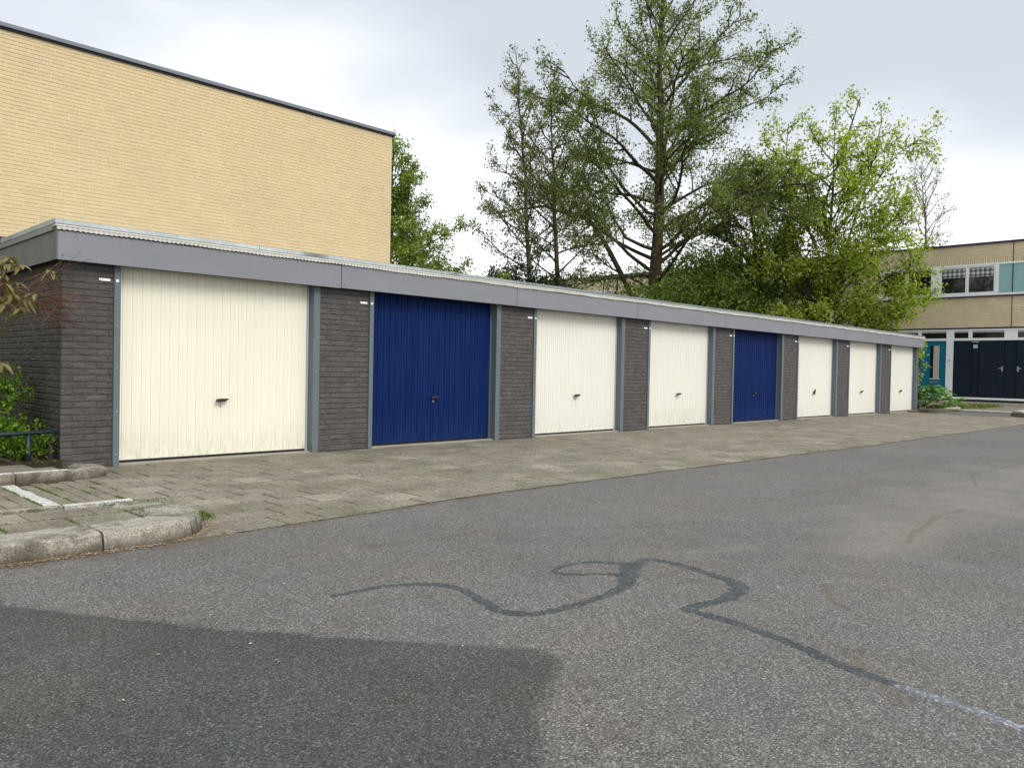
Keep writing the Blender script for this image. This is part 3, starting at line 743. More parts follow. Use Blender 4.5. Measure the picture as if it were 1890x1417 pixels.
for i in range(8):
    x0 = 3*i
    dx0, dx1 = x0+.072, x0+2.195
    V, F = door_mesh(dx0+.012, dx1-.012, .035, 2.1, DY)
    d = mk('garage_door', V, F, M[dmat[i]], garage)
    if dlab[i]: d['label'] = dlab[i]
    # handle: flat lever with a tapered right end on a round rose, key lock below
    hx, hz = x0+1.14, .622
    ang = {5: R(62), 6: R(14), 7: R(22)}.get(i, R(2))
    hv = [(-.068, -.014), (-.060, .013), (-.02, .018), (.04, .017), (.072, .012), (.074, .006), (.052, -.006), (.03, -.016), (-.05, -.018)]
    V = []; F = []; n = len(hv)
    for yy, s_ in ((DY-.062, .86), (DY-.056, 1.0), (DY-.030, 1.0), (DY-.024, .8)):
        for a, c in hv:
            a, c = a*s_, c*s_
            V.append((hx+a*math.cos(ang)-c*math.sin(ang), yy, hz+a*math.sin(ang)+c*math.cos(ang)))
    for j in range(3):
        for k in range(n): F.append([j*n+k, j*n+(k+1) % n, (j+1)*n+(k+1) % n, (j+1)*n+k])
    F += [list(range(n))[::-1], [3*n+k for k in range(n)]]
    h = mk('handle', V, F, M['black_handle'], d, smooth=False); bevel(h, .002, 2)
    rb = B(); rb.tube([(hx, DY-.03, hz), (hx, DY+.002, hz)], .013, 10); rb.build('handle_neck', M['black_handle'], d)
    lk = B(); lk.tube([(hx-.004, DY-.008, hz-.055), (hx-.004, DY+.004, hz-.055)], .016, 12); lk.build('lock_plate', M['steel'] if i in (1, 4) else M[dmat[i]], d)
    kh = B(); kh.box(hx-.0075, hx-.0005, DY-.0095, DY-.0079, hz-.073, hz-.055); kh.tube([(hx-.004, DY-.0097, hz-.052), (hx-.004, DY-.0079, hz-.052)], .0065, 8); kh.build('keyhole', M['lead'], d)
    # frame inside the opening and dark rubber foot
    for fx0, fx1 in ((dx0-.012, dx0+.010), (dx1-.010, dx1+.012)):
        fr = B(); fr.box(fx0, fx1, DY-.012, DY+.05, .0, 2.1); fr.build('door_frame', M['frame_light'] if i not in (1, 4) else M['post'], garage)
    ft = B(); ft.box(dx0, dx1, DY+.012, DY+.04, -.02, .034); ft.build('rubber_seal', M['black'], garage)
    # posts: L-shaped steel either side
    for kind in (0, 1):
        p = B()
        if kind == 0: p.box(x0, x0+.061, 0, .012, -.02, 1.96); p.box(x0+.0, x0+.061, .0121, DY+.05, -.02, 1.96)
        else: p.box(x0+2.207, x0+2.293, 0, .012, -.02, 1.96); p.box(x0+2.208, x0+2.24, .0121, DY+.05, -.02, 1.96)
        bevel(p.build('door_post', M['post'], garage), .003)
        px = x0+(.032 if kind == 0 else 2.262)
        for zz in (.11, .52, .95, 1.36) if i < 4 else ():
            s_ = B(); s_.tube([(px, -.003, zz+rng.uniform(-.02, .02)), (px, .001, zz)], .0055, 7); s_.build('bolt', M['frame_light'], garage)
    th = B(); th.box(x0+.062, x0+2.206, .03, .4, -.05, .008); th.build('threshold', M['concrete'], garage)
    pl = B(); pl.box(x0-.138, x0-.036, .008, .0155, 1.792, 1.818); bevel(pl.build('number_plate', M['plate'], garage), .002)
    pq = B(); pq.box(x0+.012, x0+.038, -.005, -.0005, 1.79, 1.817); pq.build('small_plate', M['plate'], garage)

# ------------------------------------------------------------------ cream building
cream = thing('cream_building', 'tall windowless cream brick gable wall with a grey roof trim behind the garages', 'building', (0, 6.3, 0))
WY = 6.3
def local(o, parent):
    """move mesh data given in world coordinates into the parent's frame"""
    o.location = (-parent.location[0], -parent.location[1], -parent.location[2]); return o
cb = B(); cb.box(-16, 7.96, WY+.0055, 17, -.1, 6.19); local(cb.build('mortar_wall', M['cream_mortar'], cream), cream)
def box_variant(seed, L=.206, H=.047, D=.02):
    rr = random.Random(seed); j = lambda: rr.uniform(-.001, .001)
    e = .0
    v = [(-L/2+j(), -.0045+j()*.5, -H/2), (L/2+j(), -.0045+j()*.5, -H/2), (L/2+j(), e+j(), H/2), (-L/2+j(), e+j(), H/2), (-L/2, D, -H/2), (L/2, D, -H/2), (L/2, D, H/2), (-L/2, D, H/2)]
    f = [[0, 1, 2, 3], [0, 4, 5, 1], [1, 5, 6, 2], [3, 2, 6, 7], [0, 3, 7, 4]]
    return v, f
cbp = Pieces('brick', [box_variant(i) for i in range(7)], M['cream'], cream, 300, 'distant_bricks')
for c in range(64):
    z = 2.25+.0625*c
    if z > 6.17: break
    r3 = random.Random(c); x = 7.96-.215*((c % 2)*.5+(.25 if c % 4 > 1 else 0))
    xs_ = x
    if 7.96-xs_ > .03: cbp.add(((7.96+xs_+.01)/2, WY, z), 0, ((7.96-xs_-.01)/.206, 1, 1), size=.1)
    while xs_ > -1.2:
        half = r3.random() < .08
        w_ = .102 if half else .206
        cbp.add((xs_-w_/2, WY+rng.uniform(-.001, .001), z), 0, (w_/.206, 1, 1), size=math.sqrt(w_)*.45)
        xs_ -= w_+.009
cbp.flush()
t = B(); t.box(-16.05, 8.02, WY-.055, WY+.3, 6.232, 6.272); t.box(-16.05, 8.03, WY-.062, WY-.03, 6.205, 6.231); t.box(-16.05, 8.03, WY-.03, 17.05, 6.20, 6.23); t.box(7.97, 8.03, WY+.3, 17, 6.232, 6.272)
local(bevel(t.build('roof_trim', M['alu'], cream), .004), cream)
t = B(); t.box(-16.04, 8.0, WY-.035, WY+.2, 6.172, 6.204); local(t.build('shadow_gap', M['black'], cream), cream)
t = B(); t.box(-16, 8.0, WY+.3, 17, 6.15, 6.2); local(t.build('roof', M['roof'], cream), cream)
t = B(); t.box(7.962, 8.05, 6.42, 6.5, 5.35, 5.5); t.tube([(8.05, 6.46, 5.42), (8.1, 6.46, 5.4)], .03, 8); local(t.build('wall_bracket', M['alu'], cream), cream)
annex = thing('low_annexe', 'low flat roofed annexe with dark edge against the cream wall at far left', 'shed', (-3, 4.2, 0))
t = B(); t.box(-6, .60, 5.96, 6.28, -.1, 2.82); local(t.build('wall', M['mortar'], annex), annex)
t = B(); t.box(-6.05, .60, 5.92, 6.29, 2.821, 2.90); local(t.build('roof', M['lead'], annex), annex)
t = B(); t.box(.36, .46, 5.86, 5.915, 2.81, 2.88); local(t.build('gutter', M['alu'], annex), annex)

# ------------------------------------------------------------------ terraced houses, at right
HX = 32.3
def house(y0, mirror, label):
    """y0: right-hand party line, width 6 m; mirrored houses count from the other side"""
    W = 6.0
    h = thing('terraced_house', label, 'house', (HX, y0, 0), 'terraced houses along the far pavement')
    def Y(s): return (W-s) if mirror else s
    def bx(b, s0, s1, xa, xb, z0, z1):
        a, c = sorted((Y(s0), Y(s1))); b.box(xa, xb, a, c, z0, z1); return b
    def part(name, m, boxes, par=None, bev=0):
        b = B()
        for q in boxes: bx(b, *q)
        o = b.build(name, M[m], par or h)
        if bev: bevel(o, bev)
        return o
    g = .012
    part('wall', 'beige', [(g, W-g, 0, .25, 3.06, 4.30), (g, W-g, 0, .25, 5.76, 6.30), (4.95, W-g, .0, .25, 4.30, 5.56), (g, W-g, .25, 9, -.1, 6.28), (4.3, W-g, 0, .25, -.1, 3.06)])
    part('soldier_course', 'soldier', [(g, W-g, -.004, .25, 5.562, 5.758)])
    part('roof_trim', 'lead', [(0, W, -.04, .1, 6.301, 6.385), (0, W, .1, 9.05, 6.281, 6.33)])
    part('window_sill', 'lead', [(.0, 4.95, -.05, .1, 4.24, 4.298)])
    part('lintel', 'lead', [(.0, W, -.02, .1, 3.0, 3.058)])
    # upper windows
    part('coloured_panel', 'teal_panel', [(0.0, .47, .012, .10, 4.40, 5.50)])
    part('window_band_frame', 'white', [(.0, 4.94, -.012, .11, 4.30, 4.385), (.0, 4.94, -.012, .11, 5.49, 5.56), (.472, .58, -.012, .11, 4.386, 5.489), (2.56, 2.84, -.012, .11, 4.386, 5.489), (4.80, 4.94, -.012, .11, 4.386, 5.489)])
    for k, (a, b_) in enumerate(((.582, 1.57), (1.572, 2.558), (2.842, 3.82), (3.822, 4.798))):
        f = part('window', 'white', [(a, a+.055, .0, .09, 4.387, 5.488), (b_-.055, b_, 0, .09, 4.387, 5.488), (a+.056, b_-.056, 0, .09, 4.387, 4.45), (a+.056, b_-.056, 0, .09, 5.43, 5.488)])
        part('pane', 'glass', [(a+.057, b_-.057, .04, .055, 4.451, 5.429)], f)
        if k < 2 or mirror:
            zz = 5.06
            part('curtain', 'curtain' if k < 2 else 'net', [(a+.058, b_-.058, .030, .038, zz, 5.40)], f)
            part('blind_box', 'blind', [(a+.058, b_-.058, .02, .038, 5.401, 5.428)], f)
    # ground floor: storage doors, front door, transom lights
    part('base_rail', 'white', [(0, 4.28, -.01, .12, .225, .30)])
    part('plinth', 'lead', [(0, 4.28, .03, .2, .12, .224)])
    part('narrow_panel', 'navy', [(0, .195, .02, .1, .301, 2.54)])
    part('transom_frame', 'white', [(0, 4.28, -.01, .12, 2.545, 2.64), (0, 4.28, -.01, .12, 2.93, 2.998), (0.0, .22, .0, .1, 2.641, 2.929), (1.33, 1.46, -.01, .1, 2.641, 2.929), (1.985, 2.255, -.01, .1, 2.641, 2.929), (3.2, 3.32, -.01, .1, 2.641, 2.929), (4.16, 4.28, -.01, .1, 2.641, 2.929)])
    for a, b_ in ((.222, 1.328), (1.462, 1.983), (2.257, 3.198), (3.322, 4.158)):
        w_ = part('transom_window', 'glass', [(a, b_, .05, .07, 2.642, 2.928)])
        part('blind_box', 'blind', [(a, b_, .02, .045, 2.86, 2.927)], w_)
    d = part('storage_door', 'navy', [(.21, 1.065, .0, .06, .31, 2.53)], bev=.004)
    part('handle_plate', 'steel', [(.235, .285, -.02, -.001, 1.34, 1.53)], d); part('lever', 'steel', [(.285, .38, -.05, -.03, 1.44, 1.47)], d)
    part('narrow_panel', 'navy', [(1.08, 1.34, .02, .07, .301, 2.54)])
    part('side_panel', 'navy', [(1.355, 1.985, .0, .06, .31, 2.53)], bev=.004)
    hn = part('house_number_plate', 'blind', [(1.13, 1.28, .002, .019, 2.24, 2.38)])
    part('light_bar', 'blind', [(1.09, 1.33, -.03, .019, 2.47, 2.50)])
    part('white_post', 'white', [(1.99, 2.25, -.015, .12, .301, 2.544)]); part('white_post', 'white', [(4.16, 4.28, -.015, .12, .301, 2.544)])
    part('doorbell', 'lead', [(2.1, 2.14, -.03, -.016, 1.72, 1.78)])
    fd = part('front_door', 'teal', [(2.26, 3.2, .03, .09, .301, 2.544)], bev=.004)
    part('door_pane', 'glass', [(2.48, 2.84, .015, .028, 1.02, 2.36)], fd)
    part('net_curtain', 'net', [(2.50, 2.72, .004, .014, 1.03, 2.35)], fd)
    part('letterbox', 'steel', [(2.50, 2.84, .012, .028, .85, .90)], fd)
    part('glass_sill', 'white', [(2.46, 2.86, -.005, .028, .99, 1.018)], fd)
    part('side_window', 'glass', [(3.21, 4.158, .05, .07, .301, 2.54)])
    part('step', 'concrete', [(0.0, 3.4, -.55, .02, .0, .12)], bev=.008)
    b2 = B(); b2.box(-.006, .2, -.012 if not mirror else W-.012, .012 if not mirror else W+.012, 3.06, 6.28)
    b2.build('expansion_joint', M['lead'], h)
    return h
for k, (y0, mir, lab) in enumerate(((-6.49, True, 'beige terraced house cut off by the right edge of the photo, navy doors'),
        (-.49, False, 'beige terraced house with teal front door and checked curtains upstairs'),
        (5.51, True, 'beige terraced house behind the bright green tree'),
        (11.51, False, 'beige terraced house behind the dark undergrowth and big alder'),
        (17.51, True, 'last terraced house of the row, its roof edge seen behind the slender trunks'))):
    house(y0, mir, lab)

# ------------------------------------------------------------------ street furniture
lp = thing('lamp_post', 'thin green lamp post standing among the bright maple leaves', 'lamp post', (27.78, 3.62, 0))
b = B(); b.tube([(0, 0, 0), (0, 0, 1.2)], .085, 12); b.tube([(0, 0, 1.2), (0, 0, 5.05)], [.062, .05], 12); b.build('pole', M['lampgreen'], lp)
b = B(); b.tube([(0, 0, 5.0), (0, 0, 5.12), (0, 0, 5.18), (0, 0, 5.36), (0, 0, 5.42)], [.06, .2, .22, .2, .05], 14); b.build('lantern', M['lampgreen'], lp)
pp = thing('white_pole', 'slim pale pole half hidden in the dark foliage', 'pole', (26.23, 7.34, 0))
b = B(); b.tube([(0, 0, 0), (0, 0, 4.55)], .035, 10); b.build('pole', M['palepole'], pp)
b = B(); b.tube([(0, 0, 4.55), (0, 0, 4.6)], .045, 10); b.build('cap', M['palepole'], pp)
rl = thing('low_rail', 'low dark green tubular rail at the edge of the planting bed', 'rail', (-.726, .0, .09))
b = B(); b.tube([(-3, 0, .262), (-.2, 0, .255), (.247, 0, .268)], .020, 10); b.build('rail', M['railgreen'], rl, True)
for px_ in (0, -1.5, -2.8):
    b = B(); b.tube([(px_, .01, -.1), (px_, .01, .245)], .024, 10); b.build('rail_post', M['railgreen'], rl, True)

# ------------------------------------------------------------------ vegetation
def leaf_mesh(name, pos, size, mat, parent, seed, up=0.35, aspect=.62, sizevar=.35, normals=None):
    """one small folded four-sided leaf per position, joined in one crown mesh"""
    r = np.random.RandomState(seed); n = len(pos); pos = np.asarray(pos, float)
    d = r.normal(size=(n, 3)); d[:, 2] -= .15; d /= np.linalg.norm(d, axis=1)[:, None]
    nn = r.normal(size=(n, 3)); nn[:, 2] = np.abs(nn[:, 2])+up*2
    nn -= d*np.sum(nn*d, 1)[:, None]; nn /= np.linalg.norm(nn, axis=1)[:, None]
    s = np.cross(d, nn); L = size*(1+sizevar*r.uniform(-1, 1, n))[:, None]
    Wd = L*aspect*.5
    V = np.empty((n, 4, 3)); V[:, 0] = pos; V[:, 1] = pos+d*L*.5+s*Wd+nn*L*.08; V[:, 2] = pos+d*L; V[:, 3] = pos+d*L*.5-s*Wd+nn*L*.08
    V = V.reshape(-1, 3)
    me = bpy.data.meshes.new(name); me.vertices.add(4*n); me.vertices.foreach_set('co', V.ravel().astype(np.float32))
    me.loops.add(4*n); me.loops.foreach_set('vertex_index', np.arange(4*n, dtype=np.int32))
    me.polygons.add(n); me.polygons.foreach_set('loop_start', np.arange(0, 4*n, 4, dtype=np.int32)); me.polygons.foreach_set('loop_total', np.full(n, 4, np.int32))
    me.update(); me.materials.append(M[mat]); o = bpy.data.objects.new(name, me); COL.objects.link(o)
    if parent is not None: o.parent = parent
    return o

class Tree:
    def __init__(s, seed): s.r = random.Random(seed); s.wood = B(); s.twigs = B(); s.anch = []; s.seed = seed
    def branch(s, p, d, L, r0, bend=0.0, wander=.16, k=5, seg=None, minr=.004, store=None, droop=0.0, tw=False):
        """polyline starting at p; bend > 0 curves up, droop pulls the tip down"""
        seg = seg or max(3, int(L/.35)); pts = [Vector(p)]; d = Vector(d).normalized()
        for i in range(seg):
            f = i/seg
            d = d + Vector((s.r.gauss(0, wander), s.r.gauss(0, wander), s.r.gauss(0, wander*.7)+bend/seg-droop*f/seg*2)); d.normalize()
            pts.append(pts[-1]+d*(L/seg))
        rad = [max(minr, r0*(1-.85*(i/seg))) for i in range(seg+1)]
        (s.twigs if tw else s.wood).tube(pts, rad, k, cap=False)
        return pts
    def sub(s, pts, n, L, r0, spread, level, leafn, f0=.2, flat=.45, bend=.15, leafsp=.08, droop=0.0):
        m = len(pts)-1
        for i in range(n):
            f = f0+(1-f0)*(i+s.r.random())/n; j = min(m-1, int(f*m)); t = f*m-j
            p = pts[j].lerp(pts[j+1], t); d0 = (pts[j+1]-pts[j]).normalized()
            side = Vector((s.r.gauss(0, 1), s.r.gauss(0, 1), s.r.gauss(0, flat))); side -= d0*side.dot(d0)
            if side.length < 1e-3: continue
            side.normalize(); d = d0*s.r.uniform(.5, .95)+side*spread
            LL = L*(1-.55*f)*s.r.uniform(.65, 1.2)
            if level == 0:
                q = s.branch(p, d, LL, r0*.6, bend, .22, 3, max(2, int(LL/.22)), .0035, droop=droop, tw=True)
                for a, b_ in zip(q[:-1], q[1:]):
                    for _ in range(leafn):
                        u = s.r.random(); c = a.lerp(b_, u); s.anch.append((c.x+s.r.gauss(0, leafsp), c.y+s.r.gauss(0, leafsp), c.z+s.r.gauss(0, leafsp)))
            else:
                q = s.branch(p, d, LL, r0, bend, .2, 4, max(3, int(LL/.3)), .005, droop=droop)
                s.sub(q, max(3, int(LL/.17)), LL*.5, r0*.5, spread, level-1, leafn, .15, flat, bend, leafsp, droop)

def make_tree(name, label, cat, base, lean, H, r0, nprim, env, elev, seed, bark, leaf, leafsize, leafn, first=.25, lvl=1, group=None, cap_leaves=60000,
              spread=.75, bend=.25, droop=0.0, extra=None, leafsp=.09, ang=None, subn=2.2, wand=.035, leaf_up=.35, inner=.3):
    t = thing(name, label, cat, base, group); T = Tree(seed); r = T.r
    n = 14; pts = []; ox = oy = 0
    for i in range(n+1):
        f = i/n; pts.append(Vector((lean[0]*f+ox, lean[1]*f+oy, H*f))); ox += r.gauss(0, wand*H/12); oy += r.gauss(0, wand*H/12)
    rad = [max(.012, r0*(1-f)**.85+(.25*r0 if k == 0 else 0)) for k, f in enumerate([i/n for i in range(n+1)])]
    tb = B(); tb.tube(pts, rad, 10)
    tb.build('trunk', M[bark], t, True)
    for i in range(nprim):
        f = first+(1-first)*(i+.5*r.random())/nprim; z = f*n; j = min(n-1, int(z)); p = pts[j].lerp(pts[j+1], z-j)
        a = 2.399*i+r.uniform(-.5, .5) if ang is None else ang(i, r)
        L = env(f)*r.uniform(.75, 1.15)
        if L < .2: continue
        el = R(elev(f)+r.uniform(-9, 9)); d = (math.cos(a)*math.cos(el), math.sin(a)*math.cos(el), math.sin(el))
        q = T.branch(p, d, L, min(.28*r0, .013*L+.010), bend, .13, 5, droop=droop)
        T.sub(q, max(3, int(L*subn)), L*.42, .010+.004*L, spread, lvl-1 if L > 1.0 else 0, leafn, inner, leafsp=leafsp, droop=droop*.5)
    def at(z):
        f = max(0, min(.999, z/H))*n; j = int(f); return pts[j].lerp(pts[j+1], f-j)
    T.at = at
    if extra: extra(T)
    T.wood.build('limbs', M[bark], t, True)
    tw = T.twigs.build('twigs', M[bark], t); tw['kind'] = 'stuff'
    an = np.array(T.anch)
    if len(an) > cap_leaves: an = an[np.random.RandomState(seed).permutation(len(an))[:cap_leaves]]
    print('TREE', name, 'leaves', len(an), 'twigfaces', len(T.twigs.f))
    cr = leaf_mesh('crown', an, leafsize, leaf, t, seed, up=leaf_up); cr['kind'] = 'stuff'
    return t

# big alder
def alder_env(f):
    z = f*17.5
    return float(np.interp(z, [3, 4.5, 6, 8, 10, 12, 14, 16, 17.5], [3.4, 5.0, 5.6, 5.4, 4.7, 3.7, 2.6, 1.5, .5]))
def alder_extra(T):
    # the long low limb that rises to a kink and then reaches out to the left, drawn in the view's left direction
    L = Vector((-.701, .713, 0))
    for dep, pts_, r0 in ((.0, [(.35, 3.4), (.9, 4.6), (1.5, 5.7), (2.0, 6.5), (2.35, 6.95), (3.1, 7.05), (4.0, 7.35), (5.0, 7.2), (6.0, 7.0)], .13), (.5, [(2.35, 6.95), (2.7, 7.3), (2.85, 7.9), (3.3, 8.3)], .05), (-.4, [(.2, 5.9), (.9, 6.2), (1.5, 7.1), (2.2, 7.4), (3.2, 7.9), (4.6, 8.1)], .08), (.3, [(.1, 7.2), (1.0, 8.1), (1.8, 9.2), (2.0, 10.0), (2.5, 10.9), (3.6, 11.1)], .07)):
        P = [L*a+Vector((.713*dep, .701*dep, 0))*(i_/(len(pts_)-1))+Vector((0, 0, z)) for i_, (a, z) in enumerate(pts_)]
        if abs(P[0].x) < .4: P.insert(0, T.at(P[0].z-.15))
        T.wood.tube(P, [r0*(1-.8*i/(len(P)-1)) for i in range(len(P))], 7, cap=False)
        T.sub(P, 16 if r0 > .1 else 9, 2.0, .022, .7, 1, 8, .35)
    for dep, pts_, r0 in ((.0, [(-.2, 5.4), (-1.2, 6.1), (-2.4, 6.6), (-3.8, 7.4), (-4.9, 8.6)], .08), (.2, [(-.2, 9.0), (-1.2, 10.0), (-2.6, 10.9), (-4.3, 11.6), (-5.0, 12.2)], .06)):
        P = [L*a+Vector((.713*dep, .701*dep, 0))*(i_/(len(pts_)-1))+Vector((0, 0, z)) for i_, (a, z) in enumerate(pts_)]
        if abs(P[0].x) < .4: P.insert(0, T.at(P[0].z-.15))
        T.wood.tube(P, [r0*(1-.8*i/(len(P)-1)) for i in range(len(P))], 7, cap=False)
        T.sub(P, 12, 1.9, .022, .7, 1, 8, .3)
make_tree('alder_tree', 'tallest tree, a big open crowned alder with a long low limb behind the garages', 'tree', (22.25, 9.3, -.1), (.25, .1), 17.5, .30, 54, alder_env,
          lambda f: 14+44*f, 5, 'alder_bark', 'alder_leaf', .098, 11, first=.22, lvl=2, cap_leaves=76000, inner=.26, droop=.1, extra=alder_extra, leafsp=.13)
# two slender trees left of it
make_tree('slender_tree', 'leftmost slender tree with thin brownish top', 'tree', (16.33, 9.56, -.1), (-.3, .5), 11.6, .12, 34,
          lambda f: float(np.interp(f, [.35, .5, .7, 1], [2.2, 2.2, 1.6, .4])), lambda f: 20+30*f, 8, 'alder_bark', 'young_leaf', .078, 8, first=.36, lvl=2, cap_leaves=11500, leafsp=.09, subn=3.2)
make_tree('slender_tree', 'second slender tree, between the leftmost one and the big alder', 'tree', (17.75, 9.53, -.1), (-.35, .5), 11.0, .13, 32,
          lambda f: float(np.interp(f, [.35, .6, .8, 1], [2.2, 2.4, 1.9, .6])), lambda f: 15+35*f, 12, 'alder_bark', 'alder_leaf', .082, 9, first=.36, lvl=2, cap_leaves=15500, leafsp=.09, subn=3.2)
# bright maple beside the end of the row
def maple_extra(T):
    L = Vector((-.701, .713, 0))
    for dep, pts_, r0 in ((0, [(0, 3.1), (.55, 4.0), (.95, 5.2), (1.3, 6.4), (1.6, 8.0), (2.1, 9.4)], .11), (.2, [(0, 3.4), (-.3, 4.6), (-1.1, 5.6), (-2.2, 6.4), (-3.2, 7.1)], .10), (-.3, [(0, 3.8), (.0, 5.6), (.3, 7.4), (-.3, 9.4), (-.9, 11.4)], .10), (-.5, [(-.3, 4.6), (-.7, 6.4), (-1.2, 8.2), (-1.6, 10.4)], .07), (.6, [(.55, 4.0), (1.6, 4.9), (2.8, 5.3), (3.5, 6.2)], .07), (-.8, [(0, 2.8), (-.9, 3.6), (-1.9, 3.9), (-2.9, 3.8)], .05),
            (-1.0, [(-.1, 3.0), (-1.2, 4.2), (-2.1, 4.9), (-2.8, 5.2)], .05), (.9, [(-.1, 3.6), (-1.3, 5.2), (-2.4, 6.4), (-3.2, 7.0)], .06), (.4, [(.1, 5.0), (1.0, 7.2), (1.6, 9.0), (1.5, 10.6)], .06), (-.2, [(-.2, 6.4), (-1.4, 8.0), (-2.4, 9.4), (-3.2, 9.9)], .05), (-1.3, [(-.2, 2.4), (-1.2, 2.9), (-2.0, 3.4), (-2.5, 3.9)], .04)):
        P = [L*a+Vector((.713*dep, .701*dep, 0))*(i_/(len(pts_)-1))+Vector((0, 0, z)) for i_, (a, z) in enumerate(pts_)]
        if abs(P[0].x) < .4: P.insert(0, T.at(P[0].z-.15))
        T.wood.tube(P, [r0*(1-.82*i/(len(P)-1)) for i in range(len(P))], 7, cap=False)
        T.sub(P, 17, 2.3, .020, .85, 1, 8, .2, leafsp=.14)
make_tree('maple_tree', 'bright yellow green maple with forked trunk beside the last garage', 'tree', (26.5, 4.2, -.1), (.1, 0), 10.2, .15, 26,
          lambda f: float(np.interp(f, [.2, .35, .6, .8, 1], [2.9, 3.2, 3.3, 2.6, 1.0])), lambda f: -8+58*f, 21, 'maple_bark', 'maple_leaf', .122, 7, first=.2, lvl=2, cap_leaves=66000, subn=3.6, extra=maple_extra, leafsp=.12, leaf_up=1.3)
make_tree('dark_leafed_tree', 'deep green tree with leaning trunk between alder and maple', 'tree', (26.7, 6.2, -.1), (-.9, 1.1), 9.0, .22, 34,
          lambda f: float(np.interp(f, [.25, .5, .75, 1], [3.0, 3.2, 2.6, .8])), lambda f: 8+40*f, 25, 'maple_bark', 'deep_leaf', .115, 12, first=.25, lvl=2, cap_leaves=60000, subn=3.2, leafsp=.12, leaf_up=.6)
make_tree('birch_tree', 'sparse almost bare birch rising behind the roof of the terrace', 'tree', (45.2, 6.0, -.1), (-.3, .5), 13.2, .15, 26,
          lambda f: float(np.interp(f, [.5, .7, 1], [2.4, 2.6, .8])), lambda f: 35+20*f, 31, 'birch_bark', 'young_leaf', .09, 3, first=.5, lvl=2, cap_leaves=4000, leafsp=.1, subn=2.4)
make_tree('beech_tree', 'fresh green tree at the corner of the cream building', 'tree', (11.7, 11.4, -.1), (0, 0), 7.9, .14, 44,
          lambda f: float(np.interp(f, [.15, .4, .7, 1], [4.0, 3.1, 1.7, .3])), lambda f: 18+35*f, 37, 'maple_bark', 'beech_leaf', .085, 20, first=.15, lvl=2, cap_leaves=50000, subn=3.5, leafsp=.09)

def blob_shrub(name, label, cat, base, blobs, nl, size, leaf, seed, stems=10, bark='maple_bark', up=.35, loose=None, kind=None, group=None, shell=.5):
    """shrub: leaves spread through several overlapping lumps on visible stems"""
    t = thing(name, label, cat, base, group); r = np.random.RandomState(seed); rr = random.Random(seed)
    vol = np.array([b_[3]*b_[4]*b_[5] for b_ in blobs]); vol = vol/vol.sum(); P = []
    for b_, w_ in zip(blobs, vol):
        n = int(nl*w_); d = r.normal(size=(n, 3)); d /= np.linalg.norm(d, axis=1)[:, None]
        rad = (shell+(1-shell)*r.rand(n))[:, None]*(1+.16*np.sin(d[:, :1]*7+seed)*np.cos(d[:, 1:2]*6)+.12*r.normal(size=(n, 1)))
        P.append(np.array(b_[:3])+d*rad*np.array(b_[3:6]))
    P = np.concatenate(P); P = P[P[:, 2] > .02]
    # clumps: pull leaves towards random twig ends
    C = P[r.randint(0, len(P), max(30, len(P)//26))]
    k = r.randint(0, len(C), len(P)); m = r.rand(len(P)) < .8
    P[m] = C[k[m]]+r.normal(size=(m.sum(), 3))*max(size*.9, .13*min(q[3] for q in blobs))*np.array([1, 1, .55])
    P = P[P[:, 2] > .01]
    st = B()
    for i in range(stems):
        tip = Vector(C[r.randint(len(C))]); a = Vector((rr.gauss(0, .12), rr.gauss(0, .12), 0)); mid = (a+tip)*.5+Vector((rr.gauss(0, .08), rr.gauss(0, .08), .05))
        st.tube([a, mid, tip], [.018+.01*tip.z, .010+.004*tip.z, .004], 5, cap=False)
    st.build('stems', M[bark], t, True)
    f = leaf_mesh('foliage', P, size, leaf, t, seed, up=up); f['kind'] = 'stuff'
    return t
blob_shrub('holly_bush', 'dark holly bush under the leftmost slender tree', 'bush', (15.2, 9.3, -.1), [(-.45, .45, 3.55, .8, .8, .85), (0.05, -.05, 3.95, .6, .6, .85), (.7, -.7, 3.35, .9, .9, .95), (.1, -.1, 2.0, 1.0, 1.0, 1.8)], 19000, .10, 'holly_leaf', 41, 16)
blob_shrub('thin_willow', 'pale feathery shrub left of the holly bush', 'shrub', (13.9, 10.6, -.1), [(0, 0, 3.7, .75, .75, 1.0), (0, 0, 2, .6, .6, 1.6)], 1500, .05, 'young_leaf', 43, 26, bark='birch_bark')
blob_shrub('ivy_undergrowth', 'dense dark green undergrowth around the foot of the big alder', 'bush', (21.7, 8.3, -.1), [(0, 0, 2.6, 1.9, 1.6, 2.1), (1.5, -1.2, 2.9, 1.7, 1.4, 2.3), (-1.0, 1.0, 2.3, 1.4, 1.4, 1.6)], 30000, .11, 'deep_leaf', 45, 30)
blob_shrub('hazel_bush', 'broad green hazel bush between alder and deep green tree', 'bush', (24.4, 7.6, -.1), [(0, 0, 3.0, 2.2, 1.8, 2.4), (.6, -1.0, 2.6, 1.8, 1.5, 2.0), (-.4, .6, 4.4, 1.6, 1.6, 1.5)], 30000, .12, 'deep_leaf', 47, 30)
blob_shrub('low_bush', 'light green low bush behind the garage roof near the white framed windows', 'bush', (25.0, 5.9, -.1), [(0, 0, 2.2, 1.1, 1.1, 1.5)], 6000, .11, 'maple_leaf', 49, 14)
blob_shrub('yew_bush', 'bright green yew bush against the garage side wall behind the low rail', 'bush', (-.95, .75, .08), [(0, 0, .45, .42, .45, .5), (-.35, .4, .7, .5, .5, .55), (.22, -.35, .22, .25, .25, .22), (-.1, .15, .75, .3, .3, .3), (-.6, -.2, .35, .4, .4, .4), (-.15, .35, 1.0, .32, .32, .22)], 17000, .036, 'yew_leaf', 51, 18, up=.6)
